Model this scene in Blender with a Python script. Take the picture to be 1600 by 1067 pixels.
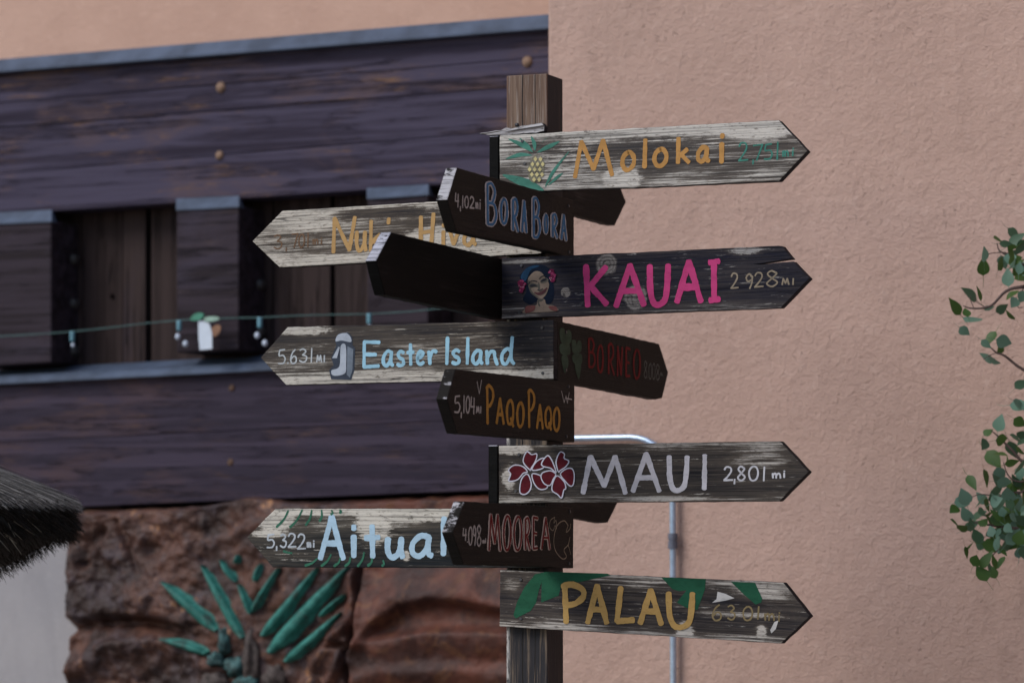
import bpy, bmesh, math, random
from mathutils import Vector, Matrix, noise
from mathutils.geometry import tessellate_polygon
R = math.radians
random.seed(7)
for o in list(bpy.data.objects):
    bpy.data.objects.remove(o, do_unlink=True)
S = bpy.context.scene
COL = S.collection

# ------------------------------------------------------------------ camera, sky, sun, exposure
FPX = 5400.0
PITCH = math.atan(356.0 / FPX)
CAMZ = 1.6
cd = bpy.data.cameras.new('camera'); cam = bpy.data.objects.new('camera', cd); COL.objects.link(cam)
cd.sensor_width = 36.0; cd.lens = 36.0 * FPX / 1600.0
cd.clip_start = 0.1; cd.clip_end = 1000
cam.location = (0, 0, CAMZ); cam.rotation_euler = (R(90) + PITCH, 0, 0)
cd.dof.use_dof = True; cd.dof.focus_distance = 8.05; cd.dof.aperture_fstop = 3.2
S.camera = cam

SUN_AZ, SUN_EL = R(-120), R(41)      # azimuth from +Y towards +X
w = bpy.data.worlds.new('World'); S.world = w; w.use_nodes = True
nt = w.node_tree; bg = nt.nodes['Background']
sky = nt.nodes.new('ShaderNodeTexSky'); sky.sky_type = 'NISHITA'; sky.sun_disc = False
sky.sun_elevation = SUN_EL; sky.sun_rotation = SUN_AZ
nt.links.new(sky.outputs[0], bg.inputs[0]); bg.inputs[1].default_value = 0.10
sl = bpy.data.lights.new('sun', 'SUN'); sun = bpy.data.objects.new('sun', sl); COL.objects.link(sun)
sl.energy = 1.45; sl.angle = R(32); sl.color = (1.0, 0.96, 0.92)
sd = Vector((math.sin(SUN_AZ) * math.cos(SUN_EL), math.cos(SUN_AZ) * math.cos(SUN_EL), math.sin(SUN_EL)))
sun.rotation_euler = sd.to_track_quat('Z', 'Y').to_euler()
sun.location = sd * 30
S.view_settings.view_transform = 'Standard'; S.view_settings.look = 'None'
S.view_settings.exposure = 0.68; S.view_settings.gamma = 1.0
try: S.view_settings.use_curve_mapping = False
except Exception: pass
S.render.engine = 'CYCLES'
S.cycles.max_bounces = 6

# ------------------------------------------------------------------ pixel -> plane helpers (for measuring off the photograph)
CAMP = Vector((0, 0, CAMZ))
FWD = Vector((0, math.cos(PITCH), math.sin(PITCH))); UP = Vector((0, -math.sin(PITCH), math.cos(PITCH)))
def ray(x, y):
    return (FWD + Vector((1, 0, 0)) * ((x - 800) / FPX) + UP * ((533.5 - y) / FPX))
def hit(x, y, P, n):
    d = ray(x, y)
    return CAMP + d * ((P - CAMP).dot(n) / d.dot(n))
def at_depth(x, y, Y):
    d = ray(x, y); return CAMP + d * (Y / d.y)

# ------------------------------------------------------------------ object helpers
WM = {}
def link(o, parent, world):
    COL.objects.link(o)
    if parent is not None:
        o.parent = parent
        o.matrix_basis = WM[parent.name].inverted() @ world
    else:
        o.matrix_basis = world
    WM[o.name] = world
    return o
def thing(name, loc, label, cat, group=None):
    o = bpy.data.objects.new(name, None); o.empty_display_size = 0.1
    link(o, None, Matrix.Translation(Vector(loc)))
    o['label'] = label; o['category'] = cat
    if group: o['group'] = group
    return o
def tag(o, label=None, cat=None, kind=None, group=None):
    for k, v in (('label', label), ('category', cat), ('kind', kind), ('group', group)):
        if v: o[k] = v
    return o
def mesh_obj(name, verts, faces, mat, parent=None, world=None, smooth=False):
    me = bpy.data.meshes.new(name); me.from_pydata([tuple(v) for v in verts], [], faces); me.update()
    if mat is not None: me.materials.append(mat)
    if smooth: me.polygons.foreach_set('use_smooth', [True] * len(me.polygons))
    o = bpy.data.objects.new(name, me)
    return link(o, parent, world if world is not None else Matrix.Identity(4))
def bevel(o, wd=0.003, seg=2):
    m = o.modifiers.new('bevel', 'BEVEL'); m.width = wd; m.segments = seg; m.limit_method = 'ANGLE'; m.angle_limit = R(40)
    return o
def frame(origin, xdir, n):
    """local X = xdir, local Y = -n (into the thing), local Z = up in the face"""
    y = -n.normalized(); x = (xdir - y * xdir.dot(y)).normalized(); z = x.cross(y)
    m = Matrix.Identity(4)
    for i in range(3):
        m[i][0], m[i][1], m[i][2], m[i][3] = x[i], y[i], z[i], origin[i]
    return m
def prism(name, poly, thick, mat, parent, world, bev=0.003):
    """poly: local (x,z) outline at y=0, extruded to y=+thick; faces capped"""
    n = len(poly)
    vs = [Vector((x, 0, z)) for x, z in poly] + [Vector((x, thick, z)) for x, z in poly]
    area = sum(poly[i][0] * poly[(i + 1) % n][1] - poly[(i + 1) % n][0] * poly[i][1] for i in range(n))
    fs = []
    idx = list(range(n)) if area > 0 else list(range(n - 1, -1, -1))
    fs.append(tuple(idx)); fs.append(tuple(i + n for i in reversed(idx)))
    for a in range(n):
        i, j = idx[a], idx[(a + 1) % n]
        fs.append((j, i, i + n, j + n))
    o = mesh_obj(name, vs, fs, mat, parent, world)
    if bev: bevel(o, bev)
    return o
def box(name, c, h, mat, parent, world=None, bev=0.0):
    vs = [(c[0] + sx * h[0], c[1] + sy * h[1], c[2] + sz * h[2]) for sx in (-1, 1) for sy in (-1, 1) for sz in (-1, 1)]
    fs = [(0, 1, 3, 2), (4, 6, 7, 5), (0, 4, 5, 1), (2, 3, 7, 6), (0, 2, 6, 4), (1, 5, 7, 3)]
    o = mesh_obj(name, vs, fs, mat, parent, world)
    if bev: bevel(o, bev)
    return o
def tube_data(pts, rad, seg=8, cap=True):
    pts = [Vector(p) for p in pts]; n = len(pts)
    rr = rad if isinstance(rad, (list, tuple)) else [rad] * n
    vs, fs = [], []; ref = Vector((0, 0, 1))
    t0 = (pts[1] - pts[0]).normalized()
    if abs(t0.dot(ref)) > 0.9: ref = Vector((1, 0, 0))
    a = t0.cross(ref).normalized()
    for i in range(n):
        t = (pts[min(i + 1, n - 1)] - pts[max(i - 1, 0)]).normalized()
        a = (a - t * a.dot(t)).normalized(); b = t.cross(a)
        for k in range(seg):
            th = 2 * math.pi * k / seg
            vs.append(pts[i] + (a * math.cos(th) + b * math.sin(th)) * rr[i])
    for i in range(n - 1):
        for k in range(seg):
            k2 = (k + 1) % seg
            fs.append((i * seg + k, i * seg + k2, (i + 1) * seg + k2, (i + 1) * seg + k))
    if cap:
        fs.append(tuple(range(seg - 1, -1, -1))); fs.append(tuple((n - 1) * seg + k for k in range(seg)))
    return vs, fs
def tube(name, pts, rad, mat, parent, seg=8, smooth=True, world=None):
    w_ = world if world is not None else (WM[parent.name] if parent else Matrix.Identity(4))
    inv = w_.inverted()
    vs, fs = tube_data(pts, rad, seg)
    return mesh_obj(name, [inv @ v for v in vs], fs, mat, parent, w_, smooth)
def catmull(P, closed=False, sub=6):
    out = []; n = len(P)
    rng = range(n) if closed else range(n - 1)
    for i in rng:
        p1, p2 = P[i], P[(i + 1) % n]
        p0 = P[(i - 1) % n] if closed or i > 0 else p1
        p3 = P[(i + 2) % n] if closed or i + 2 < n else p2
        for s in range(sub):
            t = s / sub
            out.append(tuple(0.5 * (2 * b + (c - a) * t + (2 * a - 5 * b + 4 * c - d) * t * t + (3 * b - a - 3 * c + d) * t ** 3)
                             for a, b, c, d in zip(p0, p1, p2, p3)))
    if not closed: out.append(tuple(P[-1]))
    else: out.append(out[0])
    return out

# ------------------------------------------------------------------ materials
class NB:
    def __init__(s, name):
        s.m = bpy.data.materials.new(name); s.m.use_nodes = True
        s.t = s.m.node_tree; s.t.nodes.clear()
        s.out = s.n('ShaderNodeOutputMaterial'); s.bs = s.n('ShaderNodeBsdfPrincipled')
        s.l(s.bs.outputs[0], s.out.inputs[0])
        s.tc = s.n('ShaderNodeTexCoord')
    def n(s, typ, **kw):
        nd = s.t.nodes.new(typ)
        for k, v in kw.items(): setattr(nd, k, v)
        return nd
    def l(s, a, b): s.t.links.new(a, b)
    def set(s, sock, v):
        if hasattr(v, 'is_output') or isinstance(v, bpy.types.NodeSocket): s.l(v, sock)
        else:
            if isinstance(v, (tuple, list)) and len(v) == 3 and sock.type == 'RGBA': v = (*v, 1)
            sock.default_value = v
    def obj(s, scale=(1, 1, 1), loc=None, rnd=False, src=None):
        mp = s.n('ShaderNodeMapping'); mp.inputs['Scale'].default_value = scale
        base = src if src is not None else s.tc.outputs['Object']
        if rnd:
            oi = s.n('ShaderNodeObjectInfo')
            mu = s.n('ShaderNodeMath', operation='MULTIPLY'); s.l(oi.outputs['Random'], mu.inputs[0]); mu.inputs[1].default_value = 37.0
            ad = s.n('ShaderNodeVectorMath', operation='ADD'); s.l(base, ad.inputs[0]); s.l(mu.outputs[0], ad.inputs[1]); base = ad.outputs[0]
        s.l(base, mp.inputs['Vector'])
        if loc: mp.inputs['Location'].default_value = loc
        return mp.outputs[0]
    def noise(s, vec, scale=1.0, detail=6, rough=0.6, dist=0.0):
        nd = s.n('ShaderNodeTexNoise'); s.l(vec, nd.inputs['Vector'])
        nd.inputs['Scale'].default_value = scale; nd.inputs['Detail'].default_value = detail
        nd.inputs['Roughness'].default_value = rough; nd.inputs['Distortion'].default_value = dist
        return nd.outputs['Fac']
    def ramp(s, fac, stops, interp='LINEAR'):
        r = s.n('ShaderNodeValToRGB'); s.l(fac, r.inputs[0]); cr = r.color_ramp; cr.interpolation = interp
        while len(cr.elements) < len(stops): cr.elements.new(0.5)
        for e, (p, c) in zip(cr.elements, stops):
            e.position = p; e.color = (c, c, c, 1) if isinstance(c, (int, float)) else (*c, 1)
        return r.outputs[0]
    def mix(s, f, a, b, blend='MIX'):
        m = s.n('ShaderNodeMix', data_type='RGBA', blend_type=blend)
        s.set(m.inputs[0], f); s.set(m.inputs[6], a); s.set(m.inputs[7], b)
        return m.outputs[2]
    def math(s, op, a, b=None, clamp=False):
        m = s.n('ShaderNodeMath', operation=op, use_clamp=clamp); s.set(m.inputs[0], a)
        if b is not None: s.set(m.inputs[1], b)
        return m.outputs[0]
    def sep(s, v=None):
        n_ = s.n('ShaderNodeSeparateXYZ'); s.l(v if v is not None else s.tc.outputs['Object'], n_.inputs[0]); return n_.outputs
    def sstep(s, v, a, b):
        m = s.n('ShaderNodeMapRange', interpolation_type='SMOOTHSTEP'); s.set(m.inputs[0], v)
        m.inputs[1].default_value = a; m.inputs[2].default_value = b
        return m.outputs[0]
    def bump(s, h, strength=0.5, dist=0.005, normal=None):
        b = s.n('ShaderNodeBump'); b.inputs['Strength'].default_value = strength; b.inputs['Distance'].default_value = dist
        s.l(h, b.inputs['Height'])
        if normal is not None: s.l(normal, b.inputs['Normal'])
        return b.outputs[0]
    def fin(s, col, rough=0.8, nrm=None, spec=0.3, metal=0.0):
        s.set(s.bs.inputs['Base Color'], col); s.set(s.bs.inputs['Roughness'], rough)
        s.bs.inputs['Specular IOR Level'].default_value = spec; s.set(s.bs.inputs['Metallic'], metal)
        if nrm is not None: s.l(nrm, s.bs.inputs['Normal'])
        return s.m

def mat_stucco(name, base, dark, light, bump=0.7):
    b = NB(name); v = b.tc.outputs['Object']
    n1 = b.noise(b.obj((1, 1, 1)), 1.6, 5, .6)
    n2 = b.noise(b.obj((1, 1, 1)), 28, 8, .68, .4)
    n3 = b.noise(b.obj((1, 1, .35)), 5, 5, .6)
    c = b.mix(b.sstep(n1, .35, .68), dark, base)
    c = b.mix(b.math('MULTIPLY', b.sstep(n3, .52, .72), .4), c, dark)
    st = b.noise(b.obj((1.6, 1.6, .5), (5, 2, 1)), 2.2, 6, .65, .8); c = b.mix(b.math('MULTIPLY', b.sstep(st, .56, .7), .4), c, tuple(q * .78 for q in dark))
    sc = b.noise(b.obj((1, 1, 1), (2, 8, 1)), 16, 6, .7, .3); c = b.mix(b.math('MULTIPLY', b.sstep(sc, .62, .72), .22), c, tuple(q * .72 for q in dark))
    c = b.mix(b.math('MULTIPLY', b.sstep(n2, .52, .72), .5), c, light)
    # sprayed and trowelled lumps at several sizes
    h1 = b.noise(b.obj((1, 1, 1.1)), 48, 9, .66, .12)
    h2 = b.noise(b.obj((1, 1, 1)), 150, 4, .65, .1)
    h3 = b.noise(b.obj((1, 1, 1)), 14, 4, .5, .1)
    pit = b.noise(b.obj((1, 1, .8), (3, 1, 7)), 78, 4, .6, .5)
    amp = b.sstep(b.noise(b.obj(), 6, 3, .5), .35, .65)
    h = b.math('ADD', b.math('MULTIPLY', h1, .55), b.math('ADD', b.math('MULTIPLY', h2, .24), b.math('MULTIPLY', h3, .6)))
    pm = b.math('MULTIPLY', b.sstep(pit, .60, .72), b.math('ADD', .3, amp))
    h = b.math('SUBTRACT', h, b.math('MULTIPLY', pm, .22))
    return b.fin(c, .92, b.bump(h, bump, .016), .15)

def mat_board(name, dark, light, wear=0.5, edge=0.3, seed=0.0, hz=0.07, patches=(), tint=None, crack=.6, end=0.0, chips=1.0, knots=(), es=0):
    """weathered painted softwood: paint worn off along the grain; X = grain. wear 0..1"""
    b = NB(name); loc = (seed * 3.1, seed, seed * 1.7)
    fine = b.noise(b.obj((6, 14, 270), loc), 1, 8, .76, .30)
    mid = b.noise(b.obj((2.6, 7, 74), loc), 1, 7, .68, .8)
    big = b.noise(b.obj((4.2, 5, 11), loc), 1, 4, .55, .3)
    speck = b.noise(b.obj((60, 60, 190), loc), 1, 4, .7, .2)
    x, y, z = b.sep()
    az = b.math('ABSOLUTE', z)
    ed = b.sstep(az if es == 0 else b.math('MULTIPLY', z, float(es)), hz * .55, hz * 1.0)
    m = b.math('ADD', b.math('MULTIPLY', fine, .52), b.math('ADD', b.math('MULTIPLY', mid, .32), b.math('MULTIPLY', big, .26)))
    m = b.math('ADD', m, b.math('MULTIPLY', ed, edge * .22))
    if es: m = b.math('ADD', m, b.math('MULTIPLY', z, es * .07 / hz))
    for (px, pz, rx, rz, st) in patches:
        dx = b.math('DIVIDE', b.math('SUBTRACT', x, px), rx); dz = b.math('DIVIDE', b.math('SUBTRACT', z, pz), rz)
        d = b.math('SQRT', b.math('ADD', b.math('MULTIPLY', dx, dx), b.math('MULTIPLY', dz, dz)))
        d = b.math('ADD', d, b.math('ADD', b.math('MULTIPLY', b.math('SUBTRACT', speck, .5), 1.2), b.math('MULTIPLY', b.math('SUBTRACT', fine, .5), 2.4)))
        m = b.math('ADD', m, b.math('MULTIPLY', b.sstep(d, 1.25, .35), st))
    th = .78 - wear * .42
    worn = b.sstep(m, th, th + .085)
    worn = b.math('MULTIPLY', worn, b.sstep(speck, .25, .5))
    soft = b.sstep(m, th - .22, th + .1)
    mid_col = tuple((d * .7 + l * .15) * t for d, l, t in zip(dark, light, (1.14, 1.0, .86)))
    c = b.mix(soft, dark, mid_col)
    c = b.mix(worn, c, light)
    nx, ny, nz = b.sep(b.tc.outputs['Normal'])
    face = b.sstep(ny, -.55, -.8)
    c = b.mix(face, tuple(d * .8 for d in dark), c)
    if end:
        em = b.math('MULTIPLY', b.sstep(b.math('ABSOLUTE', nx), .5, .7), b.sstep(nz, .05, .2))  # pale wear kept to upward ends, so their skylight is painted in
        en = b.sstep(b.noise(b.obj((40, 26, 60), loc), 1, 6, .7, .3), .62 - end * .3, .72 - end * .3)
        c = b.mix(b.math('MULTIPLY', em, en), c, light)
    cp_ = b.noise(b.obj((20, 24, 190), (loc[0] + 3, loc[1], loc[2] + 8)), 1, 6, .72, .25)
    cpm = b.math('MULTIPLY', b.math('MULTIPLY', b.sstep(cp_, .60, .66), b.sstep(mid, .44, .58)), face)
    c = b.mix(b.math('MULTIPLY', cpm, .85 * chips), c, light)
    for (kx, kz, kr) in knots:
        dx = b.math('DIVIDE', b.math('SUBTRACT', x, kx), kr); dz = b.math('DIVIDE', b.math('SUBTRACT', z, kz), kr)
        d = b.math('SQRT', b.math('ADD', b.math('MULTIPLY', dx, dx), b.math('MULTIPLY', dz, dz)))
        kn_ = b.noise(b.obj((90, 90, 90), loc), 1, 5, .7); dd = b.math('ADD', d, b.math('MULTIPLY', b.math('SUBTRACT', kn_, .5), .5))
        ring = b.math('SINE', b.math('MULTIPLY', dd, 21.0))
        kc = b.mix(b.math('MULTIPLY', b.sstep(ring, -.4, .9), .7), (.19, .175, .165), (.085, .075, .07))
        kc = b.mix(b.sstep(kn_, .55, .62), kc, (.05, .046, .046))
        c = b.mix(b.math('MULTIPLY', b.sstep(dd, 1.08, .92), face), c, kc)
    gr = b.noise(b.obj((3, 9, 330), loc), 1, 4, .6, .5)
    c = b.mix(b.math('MULTIPLY', b.sstep(gr, .53, .36), .55), c, tuple(d * .45 for d in dark))
    ck = b.noise(b.obj((1.1, 2, 60), (loc[0] + 9, loc[1], loc[2] + 4)), 1, 3, .5, .9)
    ckm = b.math('MULTIPLY', b.sstep(b.math('ABSOLUTE', b.math('SUBTRACT', ck, .5)), .012, .003), b.math('MULTIPLY', b.sstep(big, .48, .56), crack))
    c = b.mix(ckm, c, (.006, .006, .007))
    if tint: c = b.mix(b.math('MULTIPLY', b.sstep(big, .4, .7), .6), c, tint)
    h = b.math('ADD', b.math('MULTIPLY', fine, .8), b.math('SUBTRACT', b.math('MULTIPLY', worn, .12), b.math('MULTIPLY', ckm, .9)))
    return b.fin(c, b.mix(worn, (.6,) * 3, (.85,) * 3), b.bump(h, .55, .004), .07)

def mat_paint(name, c1, c2, wear=0.25, seed=0.0):
    """hand-brushed sign paint, rubbed through here and there to the board below"""
    b = NB(name); loc = (seed, seed * 2, seed * .7)
    n1 = b.noise(b.obj((14, 10, 30), loc), 1, 4, .6); n0 = b.noise(b.obj((70, 20, 120), loc), 1, 5, .7)
    c = b.mix(b.sstep(n1, .35, .65), c1, c2); c = b.mix(b.math('MULTIPLY', b.sstep(n0, .5, .7), .35), c, tuple(q * .5 for q in c2))
    f = b.noise(b.obj((16, 20, 170), loc), 1, 6, .75, .3); g = b.noise(b.obj((7, 9, 13), loc), 1, 3, .5)
    m = b.math('ADD', b.math('MULTIPLY', f, .6), b.math('MULTIPLY', g, .5))
    th = .8 - wear * .5
    gone = b.sstep(m, th - .02, th + .05)
    b.fin(c, .75, b.bump(n0, .3, .002), .06)
    tr = b.n('ShaderNodeBsdfTransparent'); mx = b.n('ShaderNodeMixShader')
    b.l(gone, mx.inputs[0]); b.l(b.bs.outputs[0], mx.inputs[1]); b.l(tr.outputs[0], mx.inputs[2]); b.l(mx.outputs[0], b.out.inputs[0])
    return b.m

def mat_timber(name, base, dark, worn, along='X', wear=.5, blotch=None):
    b = NB(name)
    sc = (lambda a, c: (a, c, c)) if along == 'X' else (lambda a, c: (c, c, a))
    g = b.noise(b.obj(sc(.9, 30), rnd=True), 1, 7, .65, .25)
    f = b.noise(b.obj(sc(7, 110), rnd=True), 1, 5, .65, .2)
    bl = b.noise(b.obj(sc(2.2, 6), rnd=True), 1, 5, .65, .5)
    sp = b.noise(b.obj(sc(5, 40), rnd=True), 1, 6, .72, .4)
    c = b.mix(b.sstep(g, .4, .66), base, dark)
    c = b.mix(b.math('MULTIPLY', b.sstep(bl, .5, .72), .7), c, blotch or tuple(x * 1.5 for x in base))
    x, y, z = b.sep()
    wm = b.math('MULTIPLY', b.sstep(sp, .54, .68), b.sstep(bl, .45, .60))
    c = b.mix(b.math('MULTIPLY', wm, wear), c, worn)
    ck = b.math('MULTIPLY', b.sstep(b.math('ABSOLUTE', b.math('SUBTRACT', g, .52)), .016, .004), b.sstep(bl, .42, .58))
    c = b.mix(b.math('MULTIPLY', ck, .75), c, tuple(d * .35 for d in dark))
    h = b.math('ADD', b.math('MULTIPLY', f, .5), b.math('SUBTRACT', b.math('MULTIPLY', g, .7), ck))
    return b.fin(c, .78, b.bump(h, .6, .008), .12)

def mat_plain(name, col, rough=.6, var=.25, scale=20, metal=0, spec=.4, bump=.0):
    b = NB(name); n1 = b.noise(b.obj(), scale, 5, .6)
    c = b.mix(b.sstep(n1, .3, .7), tuple(x * (1 - var) for x in col), tuple(min(1, x * (1 + var)) for x in col))
    return b.fin(c, rough, b.bump(n1, bump, .004) if bump else None, spec, metal)

M_stucco = mat_stucco('salmon_stucco', (.460, .316, .262), (.410, .280, .231), (.508, .370, .312), .78)
M_stucco_l = mat_stucco('salmon_stucco_left', (.485, .318, .250), (.43, .276, .215), (.53, .36, .29), .4)
M_plaster = mat_stucco('grey_plaster', (.31, .295, .30), (.27, .26, .27), (.35, .335, .34), .2)
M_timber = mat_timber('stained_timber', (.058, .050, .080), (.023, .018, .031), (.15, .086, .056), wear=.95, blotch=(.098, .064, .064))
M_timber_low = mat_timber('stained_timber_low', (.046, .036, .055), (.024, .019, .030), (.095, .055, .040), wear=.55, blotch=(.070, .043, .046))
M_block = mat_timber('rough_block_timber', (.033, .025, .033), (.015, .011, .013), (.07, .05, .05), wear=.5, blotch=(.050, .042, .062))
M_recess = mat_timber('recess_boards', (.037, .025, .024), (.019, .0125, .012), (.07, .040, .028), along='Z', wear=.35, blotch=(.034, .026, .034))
M_flash = mat_plain('painted_flashing', (.056, .075, .115), .6, .3, 9, .0, .25)
M_peg = mat_plain('wooden_peg', (.20, .125, .085), .75, .35, 90)
M_pegd = mat_plain('hole_dark_peg', (.075, .040, .026), .8, .5, 120)  # lower pegs: the dark of recessed holes is put into the colour
M_darkbolt = mat_plain('dark_bolt', (.03, .027, .027), .5, .3, 60)
M_black = mat_plain('back_wall_dark', (.03, .026, .025), .9)
M_steel = mat_plain('galvanised_conduit', (.36, .46, .60), .3, .12, 60, .6, .5)
M_steel_d = mat_plain('galvanised_coupling', (.11, .12, .155), .5, .2, 90, .3, .4)
M_ground = mat_plain('paving_ground', (.24, .21, .19), .9, .2, 3, bump=.3)
M_screw = mat_plain('screw_steel', (.05, .05, .055), .4, .3, 200, .6)

# ------------------------------------------------------------------ planes of the place
TH = R(22.0)
KX = at_depth(855, 560, 8.13)                       # near vertical corner of the post
nA = Vector((-math.sin(TH), -math.cos(TH), 0)); uA = Vector((math.cos(TH), -math.sin(TH), 0))
PW, BT = 0.104, 0.027
PH = R(26.0)
nW = Vector((-math.sin(PH), -math.cos(PH), 0)); uW = Vector((math.cos(PH), -math.sin(PH), 0))
RW = at_depth(855, 500, 9.65)                       # corner of the projecting wall
LW = at_depth(855, 500, 10.25)                      # plank face of the recessed wall

# ------------------------------------------------------------------ ground and walls
g = mesh_obj('ground', [(-60, -60, 0), (60, -60, 0), (60, 60, 0), (-60, 60, 0)], [(0, 1, 2, 3)], M_ground); tag(g, kind='structure')

def wall_quad_box(name, o, x0, x1, z0, z1, thick, mat, parent=None, bev=0):
    """box in wall frame anchored at world point o (front face), x along uW, height in world z"""
    fr = frame(Vector((o.x, o.y, 0)), uW, nW)
    return prism(name, [(x0, z0), (x1, z0), (x1, z1), (x0, z1)], thick, mat, parent, fr, bev)
rw = wall_quad_box('stucco_wall', RW, 0, 7.5, 0, 6.5, .9, M_stucco, None, .012)
tag(rw, 'projecting rough salmon stucco wall behind the signpost, with the metal pipe', 'wall')

shade_wall = box('added_shading_wall', (3.9, 2.6, 2.9), (.2, 5.2, 2.9), M_stucco, None)  # unseen wall, added to darken and warm the right-facing boards
tag(shade_wall, 'added salmon stucco wall out of view at right, shading the side boards', 'wall')

# left wall set-up: everything measured on plane LW
FL = frame(LW, uW, nW); FLi = FL.inverted()
def lp(x, y, off=0.0):
    """photo pixel -> local coords of left-wall frame, on the plane lying OFF in front of it"""
    return FLi @ hit(x, y, LW + nW * off, nW)
def wall_poly(name, pts, off, thick, mat, parent, bev=.004):
    P = [lp(x, y, off) for x, y in pts]
    c = sum((Vector((p.x, 0, p.z)) for p in P), Vector()) / len(P)
    fr = FL @ Matrix.Translation((c.x, -off, c.z))
    return prism(name, [(p.x - c.x, p.z - c.z) for p in P], thick, mat, parent, fr, bev)

def lin(x, x0, y0, x1, y1): return y0 + (y1 - y0) * (x - x0) / (x1 - x0)
XL, XR = -420, 858
def band(fn_top, fn_bot, xl=XL, xr=XR): return [(xl, fn_bot(xl)), (xr, fn_bot(xr)), (xr, fn_top(xr)), (xl, fn_top(xl))]
mold_t = lambda x: lin(x, 0, 93, 855, 23)
mold_b = lambda x: lin(x, 0, 110, 855, 42)

bw = wall_quad_box('back_wall', LW - nW * .30, -8, .6, 0, 6.5, .3, M_black); tag(bw, kind='structure')
up = wall_poly('stucco_wall', [(XL, mold_t(XL) + 6), (XR, mold_t(XR) + 6), (XR, -1200), (XL, -1200)], .004, .25, M_stucco_l, None, 0)
tag(up, 'peach stucco wall strip above the dark timber boards', 'wall')

tf = thing('timber_facade', (LW.x, LW.y, 0), 'dark stained timber wall cladding with a recessed band of blocks', 'wall cladding')
# sloped flashing over the planks
def wedge(name, top, bot, xl, xr, off_top, off_bot, back, mat, parent):
    """strip whose face slopes from off_top (above) out to off_bot (below)"""
    A = [lp(xl, top(xl), off_top), lp(xr, top(xr), off_top), lp(xr, bot(xr), off_bot), lp(xl, bot(xl), off_bot)]
    lipd = Vector((0, 0, -.006))
    F = A + [A[3] + lipd, A[2] + lipd]                  # 4: left lip, 5: right lip
    B = [Vector((p.x, back, p.z)) for p in (A[0], A[1], F[5], F[4])]
    vs = F + B                                          # 6 tl, 7 tr, 8 br, 9 bl
    fs = [(0, 3, 2, 1), (3, 4, 5, 2), (0, 1, 7, 6), (4, 9, 8, 5), (0, 6, 9, 4, 3), (1, 2, 5, 8, 7), (6, 7, 8, 9)]
    c = sum(vs, Vector()) / len(vs)
    return mesh_obj(name, [v - c for v in vs], fs, mat, parent, FL @ Matrix.Translation(c))
wedge('flashing', mold_t, mold_b, XL, XR, .006, .040, .06, M_flash, tf)
# upper planks: joint lines measured in the photo
J = [lambda x: lin(x, 0, 112, 855, 44), lambda x: lin(x, 0, 161, 790, 95), lambda x: lin(x, 0, 200, 787, 138),
     lambda x: lin(x, 0, 272, 787, 205), lambda x: lin(x, 93, 330, 690, 289.5)]
offs = [.000, .004, .001, .003]
for k in range(4):
    t = (lambda x, f=J[k]: f(x) + .35); bo = (lambda x, f=J[k + 1]: f(x) - .35)
    wall_poly('plank', band(t, bo), offs[k], .1, M_timber, tf, .003)
# lower planks
JL = [lambda x: lin(x, 60, 597, 420, 577), lambda x: lin(x, 0, 690, 855, 650), lambda x: lin(x, 140, 791, 760, 766)]
for k in range(2):
    wall_poly('plank', band(lambda x, f=JL[k]: f(x) + .3, lambda x, f=JL[k + 1]: f(x) - .3), (.002, .004)[k], .1, M_timber_low, tf, .003)
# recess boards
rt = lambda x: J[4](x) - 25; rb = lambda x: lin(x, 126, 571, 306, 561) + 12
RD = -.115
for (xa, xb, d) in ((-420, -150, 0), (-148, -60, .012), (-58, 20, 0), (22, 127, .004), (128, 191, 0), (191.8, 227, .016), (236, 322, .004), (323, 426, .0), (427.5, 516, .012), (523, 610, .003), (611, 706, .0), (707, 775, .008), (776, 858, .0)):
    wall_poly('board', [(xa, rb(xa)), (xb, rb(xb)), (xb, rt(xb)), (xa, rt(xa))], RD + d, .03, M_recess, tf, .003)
kn = lp(175, 463, RD + .001)
# sloping sill
s_t = lambda x: lin(x, 126, 571, 306, 561); s_b = lambda x: lin(x, 60, 594, 420, 575.5)
wedge('sill', s_t, lambda x: lin(x, 0, 587, 410, 567), XL, XR, -.09, .012, .12, M_flash, tf)
wedge('sill_nosing', lambda x: lin(x, 0, 588, 410, 568), s_b, XL, XR, .010, .030, .08, M_flash, tf)
# projecting blocks with sloped caps
BO = .045
def block(x0, x1, capL, capR, botL, botR):
    """front face x0..x1; cap lines (top,bottom) at each end"""
    top = lambda x: lin(x, x0, capL[0], x1, capR[0]); cb = lambda x: lin(x, x0, capL[1], x1, capR[1])
    o = wall_poly('block', [(x0, botL), (x1, botR), (x1, capR[1]), (x0, capL[1])], BO, .165, M_block, tf, .006)
    wedge('block_cap', top, cb, x0 - .5, x1 + .5, BO - .022, BO + .006, -.018, M_flash, tf)
    return o
B1 = block(-40, 80, (334, 349), (328, 344), 573, 566)
B2 = block(275.5, 373, (310.5, 326), (306, 321), 551, 547)
B3 = block(573.5, 669, (294, 308.5), (288, 302), 534, 530)
B0 = block(-330, -215, (352, 367), (346, 361), 590, 583)
def blob(name, px, py, off, r, mat, parent, squash=.55, seg=10):
    p = lp(px, py, off)
    bm = bmesh.new(); bmesh.ops.create_uvsphere(bm, u_segments=seg, v_segments=6, radius=r)
    for v in bm.verts: v.co.y *= squash
    me = bpy.data.meshes.new(name); bm.to_mesh(me); bm.free(); me.materials.append(mat)
    me.polygons.foreach_set('use_smooth', [True] * len(me.polygons))
    o = bpy.data.objects.new(name, me); return link(o, parent, FL @ Matrix.Translation(p))
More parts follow.
